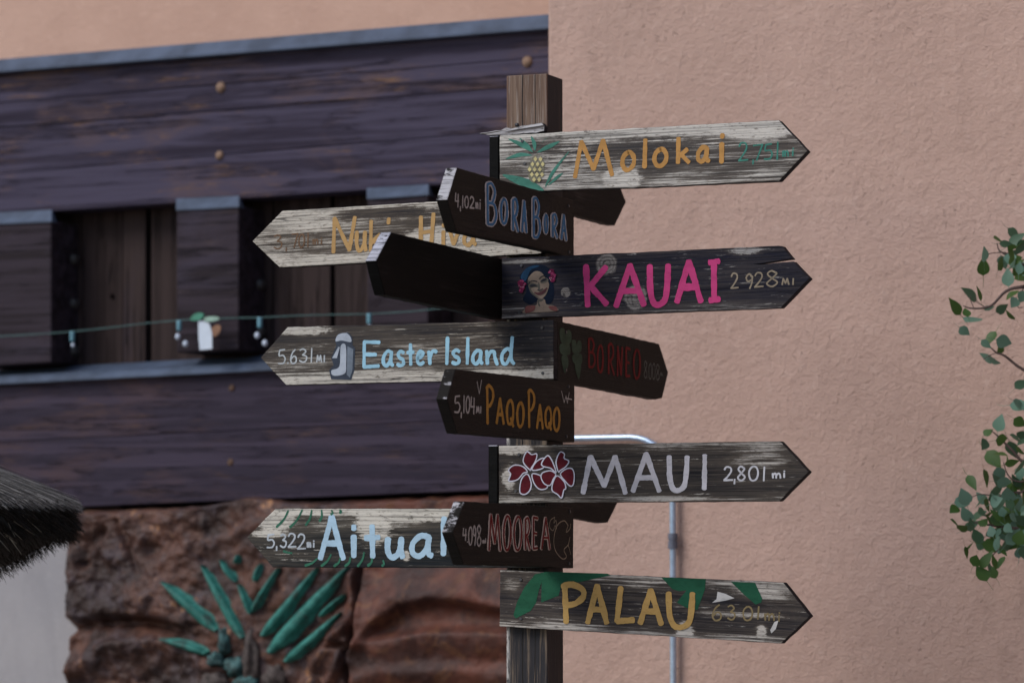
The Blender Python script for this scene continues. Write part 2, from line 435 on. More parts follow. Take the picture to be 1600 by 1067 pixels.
for (px, py, r) in ((345, 137, .018), (343, 243, .015), (824, 97, .018), (362, 606, .013), (360, 722, .014), (-150, 150, .018), (-150, 270, .016), (812, 690, .014)):
    q = blob('peg', px, py, .004, r * (1 if py < 500 else .85), M_peg if py < 500 else M_pegd, tf, .6 if py < 500 else .3, 8)
blob('knot', 175, 463, RD + .004, .009, mat_plain('knot_wood', (.006, .004, .004), .9, .3, 60, spec=.05), tf, .25)
for xb_, ys in ((80, (400, 470, 545)), (373, (440, 515)), (669, (380,))):
    for y_ in ys:
        e = lp(xb_, y_, BO); p = Vector((e.x, .085, e.z))
        bm = bmesh.new(); bmesh.ops.create_uvsphere(bm, u_segments=8, v_segments=6, radius=.019)
        me = bpy.data.meshes.new('side_bolt'); bm.to_mesh(me); bm.free(); me.materials.append(M_darkbolt)
        link(bpy.data.objects.new('side_bolt', me), tf, FL @ Matrix.Translation(p))

# pale plaster wall at lower left
pw = wall_poly('plaster_wall', [(XL, 2000), (128, 2000), (128, 782), (XL, 808)], -.02, .22, M_plaster, None, 0)
tag(pw, 'smooth pale grey plaster wall below the thatch at lower left', 'wall')

# ------------------------------------------------------------------ carved rock relief
M_rock = None
def mat_rock():
    b = NB('carved_rock'); v = b.obj()
    n1 = b.noise(v, 6, 6, .65, .4); n2 = b.noise(v, 17, 6, .7, .5); n3 = b.noise(v, 45, 5, .7)
    x, y, z = b.sep()
    red = b.sstep(b.math('ADD', x, b.math('MULTIPLY', b.math('SUBTRACT', n1, .5), .5)), -.80, -.50)
    brown = b.mix(b.sstep(n1, .35, .65), (.024, .0115, .009), (.100, .043, .028))
    grey = b.mix(b.math('MULTIPLY', b.sstep(n2, .46, .64), .6), brown, (.072, .055, .064))
    tan = b.mix(b.math('MULTIPLY', b.sstep(n2, .56, .64), b.sstep(n1, .48, .56)), grey, (.27, .13, .062))
    redc = b.mix(b.sstep(n1, .35, .65), (.036, .0135, .0105), (.120, .041, .026))
    redc = b.mix(b.math('MULTIPLY', b.sstep(n2, .52, .66), .6), redc, (.135, .058, .026))
    c = b.mix(red, tan, redc)
    nb_ = b.noise(b.obj((1, 1, 1), (4, 4, 4)), 9, 5, .6, .3); c = b.mix(b.math('MULTIPLY', b.sstep(nb_, .54, .68), .5), c, (.014, .010, .011))
    c = b.mix(b.math('MULTIPLY', b.sstep(n3, .54, .74), .22), c, (.11, .085, .09))
    return b.fin(c, .6, b.bump(b.math('ADD', n2, b.math('MULTIPLY', n3, .6)), .5, .012), .3)
M_rock = mat_rock()
def seg_d(p, a, b):
    ax, ay = a; bx, by = b; dx, dy = bx - ax, by - ay
    t = max(0, min(1, ((p[0] - ax) * dx + (p[1] - ay) * dy) / (dx * dx + dy * dy + 1e-9)))
    qx, qy = ax + t * dx, ay + t * dy
    return math.hypot(p[0] - qx, p[1] - qy), p[1] - qy
def pl_d(p, pl):
    return min((seg_d(p, pl[i], pl[i + 1]) for i in range(len(pl) - 1)), key=lambda r: r[0])
RIDGES = [  # polyline, height, width above, width below
    ([(572, 1000), (600, 968), (640, 940), (690, 930), (740, 934), (800, 946), (860, 950)], .055, 34, 12),
    ([(566, 1012), (590, 1006), (625, 1000), (680, 991), (760, 990), (860, 996)], .050, 11, 40),
    ([(575, 1062), (620, 1052), (700, 1048), (780, 1054), (860, 1050)], .03, 16, 22),
    ([(108, 960), (150, 958), (210, 955), (265, 962), (300, 972)], .030, 40, 8),
    ([(112, 1046), (150, 1022), (200, 1002), (255, 1000), (300, 1010), (345, 1042)], .042, 14, 22),
    ([(560, 900), (572, 955)], .02, 10, 10), ([(500, 1040), (530, 1000), (562, 975)], .030, 9, 9), ([(520, 1067), (552, 1030)], .03, 9, 9)]
GROOVES = [([(569, 860), (567, 930), (569, 1005), (556, 1015), (553, 1090)], .055, 4.0), ([(112, 985), (170, 974), (230, 972), (290, 984)], .04, 8),
           ([(190, 815), (205, 850), (222, 890)], .02, 5), ([(140, 880), (150, 850), (170, 830)], .025, 8)]
def rock_h(x, y):
    v = Vector((x / 60.0, y / 60.0, 3.3))
    k = max(0., min(1., (640 - x) / 130)); h = .035 + (.008 + .012 * k) * noise.fractal(v, 1.1, 2.1, 5) + (.003 + .006 * k) * noise.fractal(v * 3.1, .9, 2.1, 3)
    if x < 330: h += .018 * noise.fractal(v * 1.7 + Vector((7, 1, 0)), .8, 2.2, 4)
    for pl, a, wu, wd in RIDGES:
        d, dy = pl_d((x, y), pl); s = wu if dy < 0 else wd
        h += a * math.exp(-(d / s) ** 2)
    for pl, a, s in GROOVES:
        d, dy = pl_d((x, y), pl); h -= a * math.exp(-(d / s) ** 2)
    return h
cp = thing('carved_rock_panel', (hit(450, 1067, LW, nW).x, hit(450, 1067, LW, nW).y, 0), 'brown faux rock panel carved with a turquoise leaved palm, under the timbers', 'wall relief')
NX, NY = 330, 200
xs0, xs1, ys1 = 106, 858, 1330
vs, fs = [], []
for j in range(NY + 1):
    for i in range(NX + 1):
        u = i / NX; x = xs0 + (xs1 - xs0) * u
        top = lin(x, 120, 797, 760, 772) - 14 * max(0, 1 - abs(x - 395) / 80) + 3 * noise.noise(Vector((x / 22, 0, 1)))
        tt = j / NY; tt = tt ** 1.15
        y = top + (ys1 - top) * tt
        xx = x + (1 - u) ** 6 * (2.5 * noise.noise(Vector((0, y / 50, 4))) + lin(y, 790, 0, 1067, 5))
        h = rock_h(xx, y)
        edge = min(1, (x - xs0) / 9, max(0.0, (y - top)) / 9 + .05)
        h = (h + .05) * math.sin(min(1, max(0, edge)) * math.pi / 2) - .05
        p = lp(xx, y, .0); vs.append(Vector((p.x, -h, p.z)))
for j in range(NY):
    for i in range(NX):
        a = j * (NX + 1) + i; fs.append((a, a + NX + 1, a + NX + 2, a + 1))
# close the slab at its back so it has thickness
rim = [i for i in range(NX + 1)] + [j * (NX + 1) + NX for j in range(1, NY + 1)] + [NY * (NX + 1) + i for i in range(NX - 1, -1, -1)] + [j * (NX + 1) for j in range(NY - 1, 0, -1)]
b0 = len(vs)
for i in rim: vs.append(Vector((vs[i].x, .10, vs[i].z)))
for k in range(len(rim)):
    k2 = (k + 1) % len(rim); fs.append((rim[k2], rim[k], b0 + k, b0 + k2))
mesh_obj('rock_slab', vs, fs, M_rock, cp, FL, True)
M_leafp = NB('turquoise_leaf_paint')
_n = M_leafp.noise(M_leafp.obj((30, 30, 30)), 1, 5, .65); _n2 = M_leafp.noise(M_leafp.obj((1, 1, 1)), 14, 4, .6)
_c = M_leafp.mix(M_leafp.sstep(_n, .35, .65), (.015, .100, .082), (.038, .190, .160))
_c = M_leafp.mix(M_leafp.math('MULTIPLY', M_leafp.sstep(_n2, .52, .66), .8), _c, (.035, .040, .036))
M_leafp = M_leafp.fin(_c, .55, M_leafp.bump(_n, .5, .006), .25)
def carved_leaf(tip, base, wpx, lift=.030):
    n = 14; A = Vector(tip); B = Vector(base); d = (B - A); L = d.length; d /= L; q = Vector((-d.y, d.x))
    bow = random.uniform(-3, 3); hA = max(rock_h(*(A + d * L * f)) for f in (0, .15, .3)); hB = max(rock_h(*(A + d * L * f)) for f in (.7, .85, 1))
    vs, fs = [], []; m = 7
    for i in range(n + 1):
        t = i / n; wv = wpx * .5 * min(1, (math.sin(math.pi * min(1, t ** .75 * .62 + .02)))) * (1 if t < .85 else (1 - (t - .85) / .15 * .55))
        c = A + d * (L * t) + q * (bow * math.sin(math.pi * t)); h0 = hA + (hB - hA) * t
        for k in range(m):
            s = -1 + 2 * k / (m - 1); pp = c + q * (wv * s)
            hh = h0 + lift * (1 - s * s) ** .7 * math.sin(math.pi * min(1, .12 + t * .8)) ** .5 - (.02 if abs(s) == 1 else 0)
            p = lp(pp.x, pp.y, 0); vs.append(Vector((p.x, -hh, p.z)))
    for i in range(n):
        for k in range(m - 1):
            a = i * m + k; fs.append((a, a + 1, a + m + 1, a + m))
    nb = len(vs)
    for v in list(vs): vs.append(Vector((v.x, .01, v.z)))
    rim = [k for k in range(m)] + [i * m + m - 1 for i in range(1, n + 1)] + [n * m + k for k in range(m - 2, -1, -1)] + [i * m for i in range(n - 1, 0, -1)]
    for k in range(len(rim)):
        a, b_ = rim[k], rim[(k + 1) % len(rim)]; fs.append((a, b_, nb + b_, nb + a))
    return mesh_obj('leaf', vs, fs, M_leafp, cp, FL, True)
for tip, base, wp in (((270, 908), (352, 984), 24), ((326, 882), (391, 996), 22), ((357, 874), (379, 908), 13), ((385, 912), (404, 958), 13),
                      ((417, 880), (410, 908), 12), ((447, 886), (405, 955), 13), ((508, 886), (421, 992), 21), ((556, 884), (432, 1018), 29),
                      ((546, 956), (456, 1032), 21), ((550, 928), (510, 962), 11), ((270, 997), (340, 1020), 18), ((384, 866), (378, 880), 11)):
    carved_leaf(tip, base, wp * .9)
M_trunkp = mat_plain('carved_trunk', (.055, .042, .038), .75, .5, 60, bump=.5)
M_crownp = mat_plain('carved_crown_paint', (.035, .085, .085), .75, .75, 40, bump=.6)
def lump(px, py, rx, ry, mat, name, seed):
    bm = bmesh.new(); bmesh.ops.create_icosphere(bm, subdivisions=3, radius=1)
    p = lp(px, py, 0); sc = 1 / 505.0
    for v in bm.verts:
        f = 1 + .45 * noise.fractal(v.co * 1.6 + Vector((seed, 0, 0)), .8, 2, 4)
        v.co = Vector((v.co.x * rx * sc * f, v.co.y * .032 * f, v.co.z * ry * sc * f))
    me = bpy.data.meshes.new(name); bm.to_mesh(me); bm.free(); me.materials.append(mat)
    me.polygons.foreach_set('use_smooth', [True] * len(me.polygons))
    return link(bpy.data.objects.new(name, me), cp, FL @ Matrix.Translation((p.x, -rock_h(px, py), p.z)))
lump(402, 1030, 15, 45, M_trunkp, 'carved_trunk', 1)
lump(362, 1002, 11, 20, M_crownp, 'carved_bract', 3); lump(375, 1040, 20, 16, M_crownp, 'carved_bract', 5); lump(352, 1030, 14, 13, M_crownp, 'carved_bract', 6)
lump(350, 1062, 22, 15, M_trunkp, 'carved_bract', 7); lump(395, 1066, 22, 14, M_crownp, 'carved_bract', 9); lump(440, 1058, 20, 20, M_trunkp, 'carved_bract', 11)

# ------------------------------------------------------------------ conduit on the projecting wall
def rp(x, y, off): return hit(x, y, RW + nW * off, nW)
pipe = thing('conduit_pipe', (rp(1052, 1067, .02).x, rp(1052, 1067, .02).y, 0), 'thin galvanised metal pipe running down the salmon wall behind the boards', 'pipe')
pts = [rp(866, 686, -.02), rp(868, 686, .01), rp(874, 685.5, .022)] + [rp(x, lin(x, 880, 685, 985, 683), .022) for x in (890, 940, 985)]
for k in range(1, 9):
    a = math.pi / 2 * k / 8; pts.append(rp(985 + 66 * math.sin(a), 683 + 66 * (1 - math.cos(a)), .022))
e = pts[-1]; pts += [Vector((e.x, e.y, e.z - .3)), Vector((e.x, e.y, e.z - 1.0)), Vector((e.x, e.y, 0))]
tube('tube', pts, .0088, M_steel, pipe, 12)
for ya, yb, r in ((833, 842.5, .0135), (842.5, 846, .0115), (846, 857, .0135)):
    a, b_ = rp(1051.5, ya, .022), rp(1051.5, yb, .022); a = Vector((e.x, e.y, a.z)); b_ = Vector((e.x, e.y, b_.z))
    tube('coupling', [a, b_], r, M_steel_d, pipe, 12, False)
zc = rp(1051, 1130, .02).z
o = box('strap', (0, .006, 0), (.022, .014, .009), M_steel_d, pipe, frame(Vector((e.x, e.y, zc)), uW, nW))

# ------------------------------------------------------------------ signpost
sp = thing('signpost', ((KX - uA * PW / 2 - nA * PW / 2).x, (KX - uA * PW / 2 - nA * PW / 2).y, 0), 'weathered wooden signpost carrying fourteen arrow shaped boards of island names', 'signpost')
def mat_post():
    b = NB('post_wood')
    fine = b.noise(b.obj((190, 190, 5)), 1, 6, .7, .3); mid = b.noise(b.obj((46, 46, 2.2)), 1, 6, .6, .6); sp_ = b.noise(b.obj((120, 120, 40)), 1, 4, .7)
    x, y, z = b.sep()
    front = b.sstep(y, -PW / 2 + .006, -PW / 2 + .001)
    ztop = hit(820, 200, KX, nA).z
    bare = b.math('MULTIPLY', front, b.sstep(b.math('ADD', z, b.math('MULTIPLY', b.math('SUBTRACT', mid, .5), .06)), ztop - .02, ztop + .005))
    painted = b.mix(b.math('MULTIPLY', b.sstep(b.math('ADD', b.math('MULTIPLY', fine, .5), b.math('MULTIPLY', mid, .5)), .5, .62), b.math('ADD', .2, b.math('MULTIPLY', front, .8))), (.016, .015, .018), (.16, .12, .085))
    painted = b.mix(b.math('MULTIPLY', b.math('MULTIPLY', b.sstep(x, -PW / 2 + .012, -PW / 2 + .003), front), b.sstep(sp_, .35, .6)), painted, (.42, .40, .38))
    wood = b.mix(b.sstep(mid, .36, .62), (.165, .112, .080), (.075, .042, .029))
    wood = b.mix(b.math('MULTIPLY', b.sstep(fine, .5, .66), .7), wood, (.30, .265, .24))
    wood = b.mix(b.math('MULTIPLY', b.sstep(b.math('ABSOLUTE', b.math('ADD', x, b.math('MULTIPLY', b.math('SUBTRACT', mid, .5), .01))), .0, .002), 0), wood, wood)
    crk = None
    for cx, wd in ((-.0105, .0017), (.022, .0012)):
        d = b.math('ABSOLUTE', b.math('SUBTRACT', b.math('ADD', x, b.math('MULTIPLY', b.math('SUBTRACT', b.noise(b.obj((20, 20, 9)), 1, 3, .5), .5), .006)), cx))
        m_ = b.sstep(d, wd, wd * .45); crk = m_ if crk is None else b.math('MAXIMUM', crk, m_)
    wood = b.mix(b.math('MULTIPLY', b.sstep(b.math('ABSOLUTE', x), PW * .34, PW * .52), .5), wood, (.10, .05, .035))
    c = b.mix(bare, painted, wood)
    c = b.mix(b.math('MULTIPLY', crk, front), c, (.008, .006, .005))
    h = b.math('SUBTRACT', b.math('MULTIPLY', fine, .8), b.math('MULTIPLY', crk, 1.5))
    return b.fin(c, .75, b.bump(h, .6, .004), .3)
pc = KX - uA * PW / 2 - nA * PW / 2
pt = hit(822, 117, KX, nA).z
PF = frame(Vector((pc.x, pc.y, 0)), uA, nA)
o = box('post', (0, 0, pt / 2), (PW / 2, PW / 2, pt / 2), mat_post(), sp, PF, .0025)

PLA = KX + nA * BT; PLB = KX + uA * BT; PLC = KX - uA * (PW + .010)
class Board: pass
def jag(poly, amp, step=.02, seed=0):
    """break long edges up and shake them a little, so that sawn edges are not dead straight"""
    rnd = random.Random(seed); out = []
    for i in range(len(poly)):
        a, b_ = Vector(poly[i]), Vector(poly[(i + 1) % len(poly)]); L = (b_ - a).length
        n = max(1, int(L / step)); d = (b_ - a) / max(L, 1e-6); q = Vector((-d.y, d.x))
        for k in range(n):
            p = a + (b_ - a) * (k / n)
            if k: p = p + q * (amp * (noise.noise(Vector((k * .45, seed * 3.7, i))) + rnd.uniform(-.35, .35)))
            out.append((p.x, p.y))
    return out
def sign(poly, plane, mat_kw, label, axis, seed, thick=BT, screws=(), patches=(), knots=(), amp=.0011):
    """poly in photo pixels (front face); axis = ((x,y),(x,y)) left-mid and right-mid pixels giving the grain direction"""
    P, n = {'A': (PLA, nA), 'B': (PLB, uA), 'C': (PLC, uA)}[plane]
    B = Board(); B.P, B.n = P, n
    a, b_ = hit(*axis[0], P, n), hit(*axis[1], P, n)
    W3 = [hit(x, y, P, n) for x, y in poly]; c = sum(W3, Vector()) / len(W3)
    B.fr = frame(c, b_ - a, n); B.inv = B.fr.inverted()
    B.loc = lambda x, y: (lambda v: (v.x, v.z))(B.inv @ hit(x, y, P, n))
    L = [B.loc(x, y) for x, y in poly]
    pp = []
    hz = max(abs(v[1]) for v in L)
    pt_ = []
    for (px, py, rx, ry, st) in patches:
        q = B.loc(px, py); sx = abs(B.loc(px + rx, py)[0] - q[0]); sz = abs(B.loc(px, py + ry)[1] - q[1]); pt_.append((q[0], q[1], sx, sz, st))
    kn = [(*B.loc(px, py), r / 620.0) for px, py, r in knots]
    m = mat_board('board_paint', seed=seed, hz=hz, patches=pt_, knots=kn, **mat_kw)
    B.o = prism('sign_board', jag(L, amp, .016, seed), thick, m, sp, B.fr, .0022)
    if label: B.o['label'] = label
    B.t = 0.0; B.k = 0
    for (x, y) in screws:
        q = B.loc(x, y); bm = bmesh.new(); bmesh.ops.create_cone(bm, cap_ends=True, segments=10, radius1=.0042, radius2=.0034, depth=.003)
        bmesh.ops.rotate(bm, verts=bm.verts, cent=(0, 0, 0), matrix=Matrix.Rotation(R(90), 3, 'X'))
        me = bpy.data.meshes.new('screw'); bm.to_mesh(me); bm.free(); me.materials.append(M_screw)
        link(bpy.data.objects.new('screw', me), B.o, B.fr @ Matrix.Translation((q[0], -.0008, q[1])))
    return B

# ---- brush strokes --------------------------------------------------------
class Ink:
    """collects flat brush strokes lying on a board; one mesh per colour"""
    def __init__(s, board, off=.0006): s.b = board; s.v = []; s.f = []; s.off = off; s.k = 0
    def y(s):
        s.k += 1; return -(s.off + .000035 * s.k)
    def stroke(s, pts, wpx, smooth=False, closed=False, taper=0.0, scale=1 / 664.0, ax=1.0):
        """pts in photo pixels"""
        if smooth: pts = catmull(pts, closed, 6)
        Q = [Vector(s.b.loc(*p)) for p in pts]
        R_ = [Q[0]]
        for q in Q[1:]:
            if (q - R_[-1]).length > 1e-4: R_.append(q)
        # resample
        out = [R_[0]]
        for a, c in zip(R_, R_[1:]):
            n = max(1, int((c - a).length / .005))
            for k in range(1, n + 1): out.append(a + (c - a) * (k / n))
        Q = out
        if len(Q) < 2: Q = [Q[0], Q[0] + Vector((.0005, 0))]
        n = len(Q); y = s.y(); w0 = wpx * scale * .5; sd_ = random.uniform(0, 50); i0 = len(s.v)
        for i in range(n):
            t = (Q[min(i + 1, n - 1)] - Q[max(i - 1, 0)]).normalized(); q = Vector((-t.y, t.x))
            wv = w0 * (1 + .24 * noise.noise(Vector((i * .22, sd_, 0)))) * (1 - taper * (i / (n - 1)))
            e1 = .17 * w0 * noise.noise(Vector((i * .9, sd_, 5))); e2 = .17 * w0 * noise.noise(Vector((i * .9, sd_, 9)))
            qa = Vector((q.x * ax, q.y)); a = Q[i] + qa * (wv + e1); c = Q[i] - qa * (wv + e2)
            s.v += [(a.x, y, a.y), (c.x, y, c.y)]
            if i: s.f.append((i0 + 2 * i - 2, i0 + 2 * i - 1, i0 + 2 * i + 1, i0 + 2 * i))
        for end, i in ((0, 0), (1, n - 1)):
            t = (Q[1] - Q[0]).normalized() * -1 if end == 0 else (Q[-1] - Q[-2]).normalized()
            q = Vector((-t.y, t.x)); wv = w0 * ((1 - taper) if end else 1); sq = random.uniform(.45, .8)
            b0 = len(s.v); m = 6
            for k in range(m + 1):
                th = math.pi * k / m; ov = q * (wv * math.cos(th)) + t * (wv * sq * math.sin(th)); p = Q[i] + Vector((ov.x * ax, ov.y)); s.v.append((p.x, y, p.y))
            s.f.append(tuple(range(b0, b0 + m + 1)))
        return s
    def fill(s, pts, smooth=False):
        if smooth: pts = catmull(pts, True, 5)[:-1]
        Q = [Vector((*s.b.loc(*p), 0)) for p in pts]; y = s.y(); i0 = len(s.v)
        s.v += [(q.x, y, q.y) for q in Q]
        s.f += [tuple(i0 + k for k in t) for t in tessellate_polygon([Q])]
        return s
    def ellipse(s, cx, cy, rx, ry, rot=0, n=14):
        c, d = math.cos(rot), math.sin(rot)
        return s.fill([(cx + rx * math.cos(a) * c - ry * math.sin(a) * d, cy + rx * math.cos(a) * d + ry * math.sin(a) * c) for a in [2 * math.pi * k / n for k in range(n)]])
    def done(s, name, mat):
        # drop slivers
        o_ = mesh_obj(name, s.v, s.f, mat, s.b.o, s.b.fr); o_['kind'] = 'stuff'; return o_

# glyphs: list of (kind, points) in a unit box; kind l = straight polyline pieces (each piece its own stroke), s = smooth, c = smooth closed
G = {
 'M': [('l', [(0, 0), (.17, 1)]), ('l', [(.17, 1), (.5, .2)]), ('l', [(.5, .2), (.76, 1)]), ('l', [(.76, 1), (1, 0)])],
 'o': [('c', [(.5, 1), (.12, .78), (0, .4), (.2, .05), (.55, 0), (.92, .25), (1, .62), (.8, .93)])],
 'O': [('c', [(.5, 1), (.12, .8), (0, .45), (.18, .08), (.5, 0), (.85, .15), (1, .55), (.85, .9)])],
 '0': [('c', [(.5, 1), (.12, .8), (0, .45), (.18, .08), (.5, 0), (.85, .15), (1, .55), (.85, .9)])],
 'l': [('l', [(.6, 1), (.35, 0)])],
 'I_': [('l', [(.5, 1), (.55, 0)]), ('l', [(.05, .98), (.95, 1)]), ('l', [(.1, 0), (1, .02)])],
 'I': [('l', [(.6, 1), (.4, 0)])],
 '1': [('l', [(.6, 1), (.4, 0)])],
 'k': [('l', [(.1, 1), (.05, 0)]), ('l', [(.85, .52), (.1, .25)]), ('l', [(.3, .34), (1, 0)])],
 'K': [('l', [(.08, 1), (.16, 0)]), ('l', [(.95, .95), (.22, .46)]), ('l', [(.3, .48), (1, .02)])],
 'a': [('s', [(.86, .92), (.45, 1), (.05, .62), (.05, .15), (.38, 0), (.72, .35), (.86, .92)]), ('s', [(.86, .92), (.8, .4), (.85, .1), (1, .02)])],
 'i': [('l', [(.5, .68), (.45, 0)]), ('l', [(.66, 1), (.58, .9)])],
 'u': [('s', [(.04, 1), (.0, .45), (.18, .05), (.5, .04), (.82, .35), (.92, .95)]), ('s', [(.92, 1), (.88, .4), (1, 0)])],
 'U': [('s', [(.02, 1), (.05, .4), (.22, .06), (.52, 0), (.84, .14), (.95, .5), (1, 1)])],
 'v': [('l', [(0, 1), (.42, 0)]), ('l', [(.42, 0), (1, .95)])],
 'N': [('l', [(.05, 0), (.1, 1)]), ('l', [(.1, 1), (.75, .05)]), ('l', [(.75, .05), (1, 1)])],
 'H': [('l', [(.12, .92), (.1, 0)]), ('l', [(.95, 1), (.8, 0)]), ('l', [(.12, .42), (.85, .46)])],
 'B': [('l', [(.06, .97), (.1, .02)]), ('s', [(.06, .97), (.5, 1), (.85, .82), (.6, .57), (.15, .52)]), ('s', [(.2, .53), (.8, .5), (1, .25), (.65, .04), (.1, .02)])],
 'R': [('l', [(.08, .95), (.1, 0)]), ('s', [(.08, .95), (.6, 1), (.9, .75), (.6, .5), (.15, .45)]), ('l', [(.3, .46), (1, 0)])],
 'A': [('l', [(.5, 1), (0, 0)]), ('l', [(.5, 1), (1, 0)]), ('l', [(.2, .36), (.8, .36)])],
 'P': [('l', [(.12, .95), (.18, 0)]), ('s', [(.02, .93), (.4, 1), (.9, .88), (.95, .68), (.6, .5), (.2, .44)])],
 'Q': [('c', [(.5, 1), (.12, .82), (0, .5), (.18, .14), (.5, .08), (.85, .2), (1, .58), (.85, .9)]), ('l', [(.6, .3), (1, 0)])],
 'E': [('l', [(.06, 1), (.04, 0)]), ('l', [(.06, 1), (1, .97)]), ('l', [(.05, .5), (.78, .48)]), ('l', [(.04, 0), (.95, .03)])],
 's': [('s', [(.9, .88), (.5, 1), (.12, .8), (.35, .55), (.8, .4), (.85, .12), (.45, 0), (.02, .1)])],
 't': [('l', [(.5, 1), (.55, 0)]), ('l', [(0, .6), (1, .62)])],
 'T': [('l', [(.5, 1), (.5, 0)]), ('l', [(0, .55), (1, .53)])],
 'e': [('s', [(.08, .45), (.7, .62), (.9, .85), (.5, 1), (.08, .65), (.1, .2), (.45, 0), (.98, .14)])],
 'r': [('l', [(.1, .92), (.25, 0)]), ('s', [(.22, .4), (.45, .85), (.75, 1), (1, .88)])],
 'n': [('l', [(.05, .98), (.12, .02)]), ('s', [(.12, .5), (.4, .9), (.7, .92), (.8, .5), (1, 0)])],
 'd': [('s', [(.75, .5), (.45, .56), (.05, .35), (.08, .06), (.4, 0), (.75, .3)]), ('l', [(.88, 1), (.78, .45)]), ('s', [(.78, .5), (.8, .15), (1, 0)])],
 'tick': [('l', [(.65, 1), (.35, 0)])],
 'L': [('l', [(.3, 1), (.1, .02)]), ('l', [(.1, .02), (1, .07)])],
 '2': [('s', [(.05, .8), (.3, 1), (.75, .95), (.85, .7), (.5, .35), (0, .02)]), ('l', [(0, .02), (1, .05)])],
 '3': [('s', [(.05, .9), (.5, 1), (.85, .8), (.4, .55)]), ('s', [(.4, .55), (.95, .42), (.85, .1), (.45, 0), (0, .12)])],
 '4': [('l', [(.2, 1), (.05, .42)]), ('l', [(.05, .42), (1, .45)]), ('l', [(.85, .95), (.75, 0)])],
 '5': [('l', [(.95, 1), (.2, .95)]), ('s', [(.2, .95), (.12, .58), (.7, .6), (1, .35), (.7, .05), (0, .04)])],
 '6': [('s', [(.75, 1), (.3, .75), (0, .3), (.3, 0), (.85, .1), (.9, .42), (.5, .52), (.1, .3)])],
 '7': [('l', [(0, .95), (1, 1)]), ('l', [(1, 1), (.35, 0)])],
 '8': [('s', [(.85, .85), (.45, 1), (.12, .8), (.5, .52), (.95, .25), (.5, 0), (.05, .2), (.5, .52), (.88, .8), (.8, .9)])],
 '9': [('s', [(.9, .75), (.5, 1), (.08, .78), (.3, .5), (.85, .62), (.92, .85)]), ('s', [(.92, .85), (.85, .4), (.55, 0)])],
 ',': [('l', [(.5, 1), (.2, 0)])], '.': [('l', [(.5, .3), (.5, 0)])],
 'm': [('l', [(0, 1), (.05, 0)]), ('s', [(.05, .6), (.3, 1), (.45, .7), (.45, 0)]), ('s', [(.47, .6), (.75, 1), (.95, .7), (1, 0)])],
}
def glyph(ink, ch, x0, x1, y0, y1, wpx, slope=0.0, wv=None, ax=1.0):
    hw = wpx / 2; hx = hw * (wv if wv is not None else 1.0)
    X0, X1, Y0, Y1 = x0 + hx, x1 - hx, y0 + hw, y1 - hw
    if X1 - X0 < .5: X0 = X1 = (x0 + x1) / 2; X0 -= .25; X1 += .25
    xc = (x0 + x1) / 2
    for kind, pts in G[ch]:
        q = []
        for gx, gy in pts:
            x = X0 + gx * (X1 - X0); y = Y1 - gy * (Y1 - Y0) + slope * (x - xc); q.append((x, y))
        ink.stroke(q, wpx, kind != 'l', kind == 'c', ax=ax)
def text(board, letters, wpx, mat, name='lettering', slope=0.0, off=.0006, wv=None, ax=1.0):
    ink = Ink(board, off)
    for (ch, x0, x1, y0, y1) in letters: glyph(ink, ch, x0, x1, y0, y1, wpx, slope, wv, ax)
    return ink.done(name, mat)
def P_(c1, k=.72, wear=.25, seed=0): return mat_paint('sign_paint', c1, tuple(x * k for x in c1), wear, seed)

# ---- boards ---------------------------------------------------------------
DK = (.020, .021, .027); DKB = (.013, .014, .024)
LT = (.40, .39, .37)
# 1 Molokai
b = sign([(780.5, 212), (1217, 188), (1262, 236), (1217.5, 283), (1000, 293), (780, 301)], 'A', dict(dark=(.022, .023, .029), light=(.50, .475, .435), wear=.64, edge=.8), 'pale worn board pointing right reading Molokai 2,751 mi', ((780, 256), (1217, 235)), 1.3,
         screws=((816, 221), (820, 256)), patches=((972, 279, 26, 15, .5), (1190, 200, 60, 20, .15), (990, 236, 130, 22, -.07), (860, 225, 60, 16, -.09)))
pin = Ink(b)
for leaf in ([(833, 238), (818, 224), (794, 217), (812, 229)], [(832, 238), (826, 226), (812, 216), (822, 230)], [(836, 236), (838, 224), (830, 213), (832, 226)],
             [(838, 237), (845, 226), (856, 214), (848, 222)], [(839, 239), (855, 227), (875, 221), (860, 232)], [(832, 243), (812, 239), (790, 249), (815, 245)],
             [(852, 293), (862, 268), (890, 236), (872, 262)], [(856, 290), (870, 275), (880, 271), (866, 284)], [(850, 298), (825, 280), (785, 273), (815, 291)]):
    pin.fill(leaf, True)
pin.done('painted_leaves', P_((.065, .20, .155), .7, .27, 2))
pb = Ink(b, .0012); pb.ellipse(838, 264, 13, 23, .12, 18); pb.done('painted_pineapple', P_((.20, .19, .14), .8, .42, 3))
pb = Ink(b, .0019)
for r_ in range(5):
    for c_ in range(-1, 2):
        x_ = 838 + c_ * 8 + (4 if r_ % 2 else 0) - r_ * .5 - 1; y_ = 249 + r_ * 8
        if ((x_ - 838) / 12) ** 2 + ((y_ - 264) / 22) ** 2 < 1: pb.fill([(x_ - 3.2, y_), (x_, y_ - 4), (x_ + 3.2, y_), (x_, y_ + 4)])
pb.done('painted_lozenges', P_((.50, .44, .22), .75, .1, 4))
text(b, [('M', 895, 960, 217, 279), ('o', 969, 994.5, 235, 269), ('l', 1002, 1014, 215, 265), ('o', 1019, 1045, 230, 263), ('k', 1055, 1080, 212, 258), ('a', 1087, 1111, 227, 256), ('i', 1121, 1135, 207, 257)], 7.2, P_((.42, .225, .075), .8, .2, 1), slope=-.05)
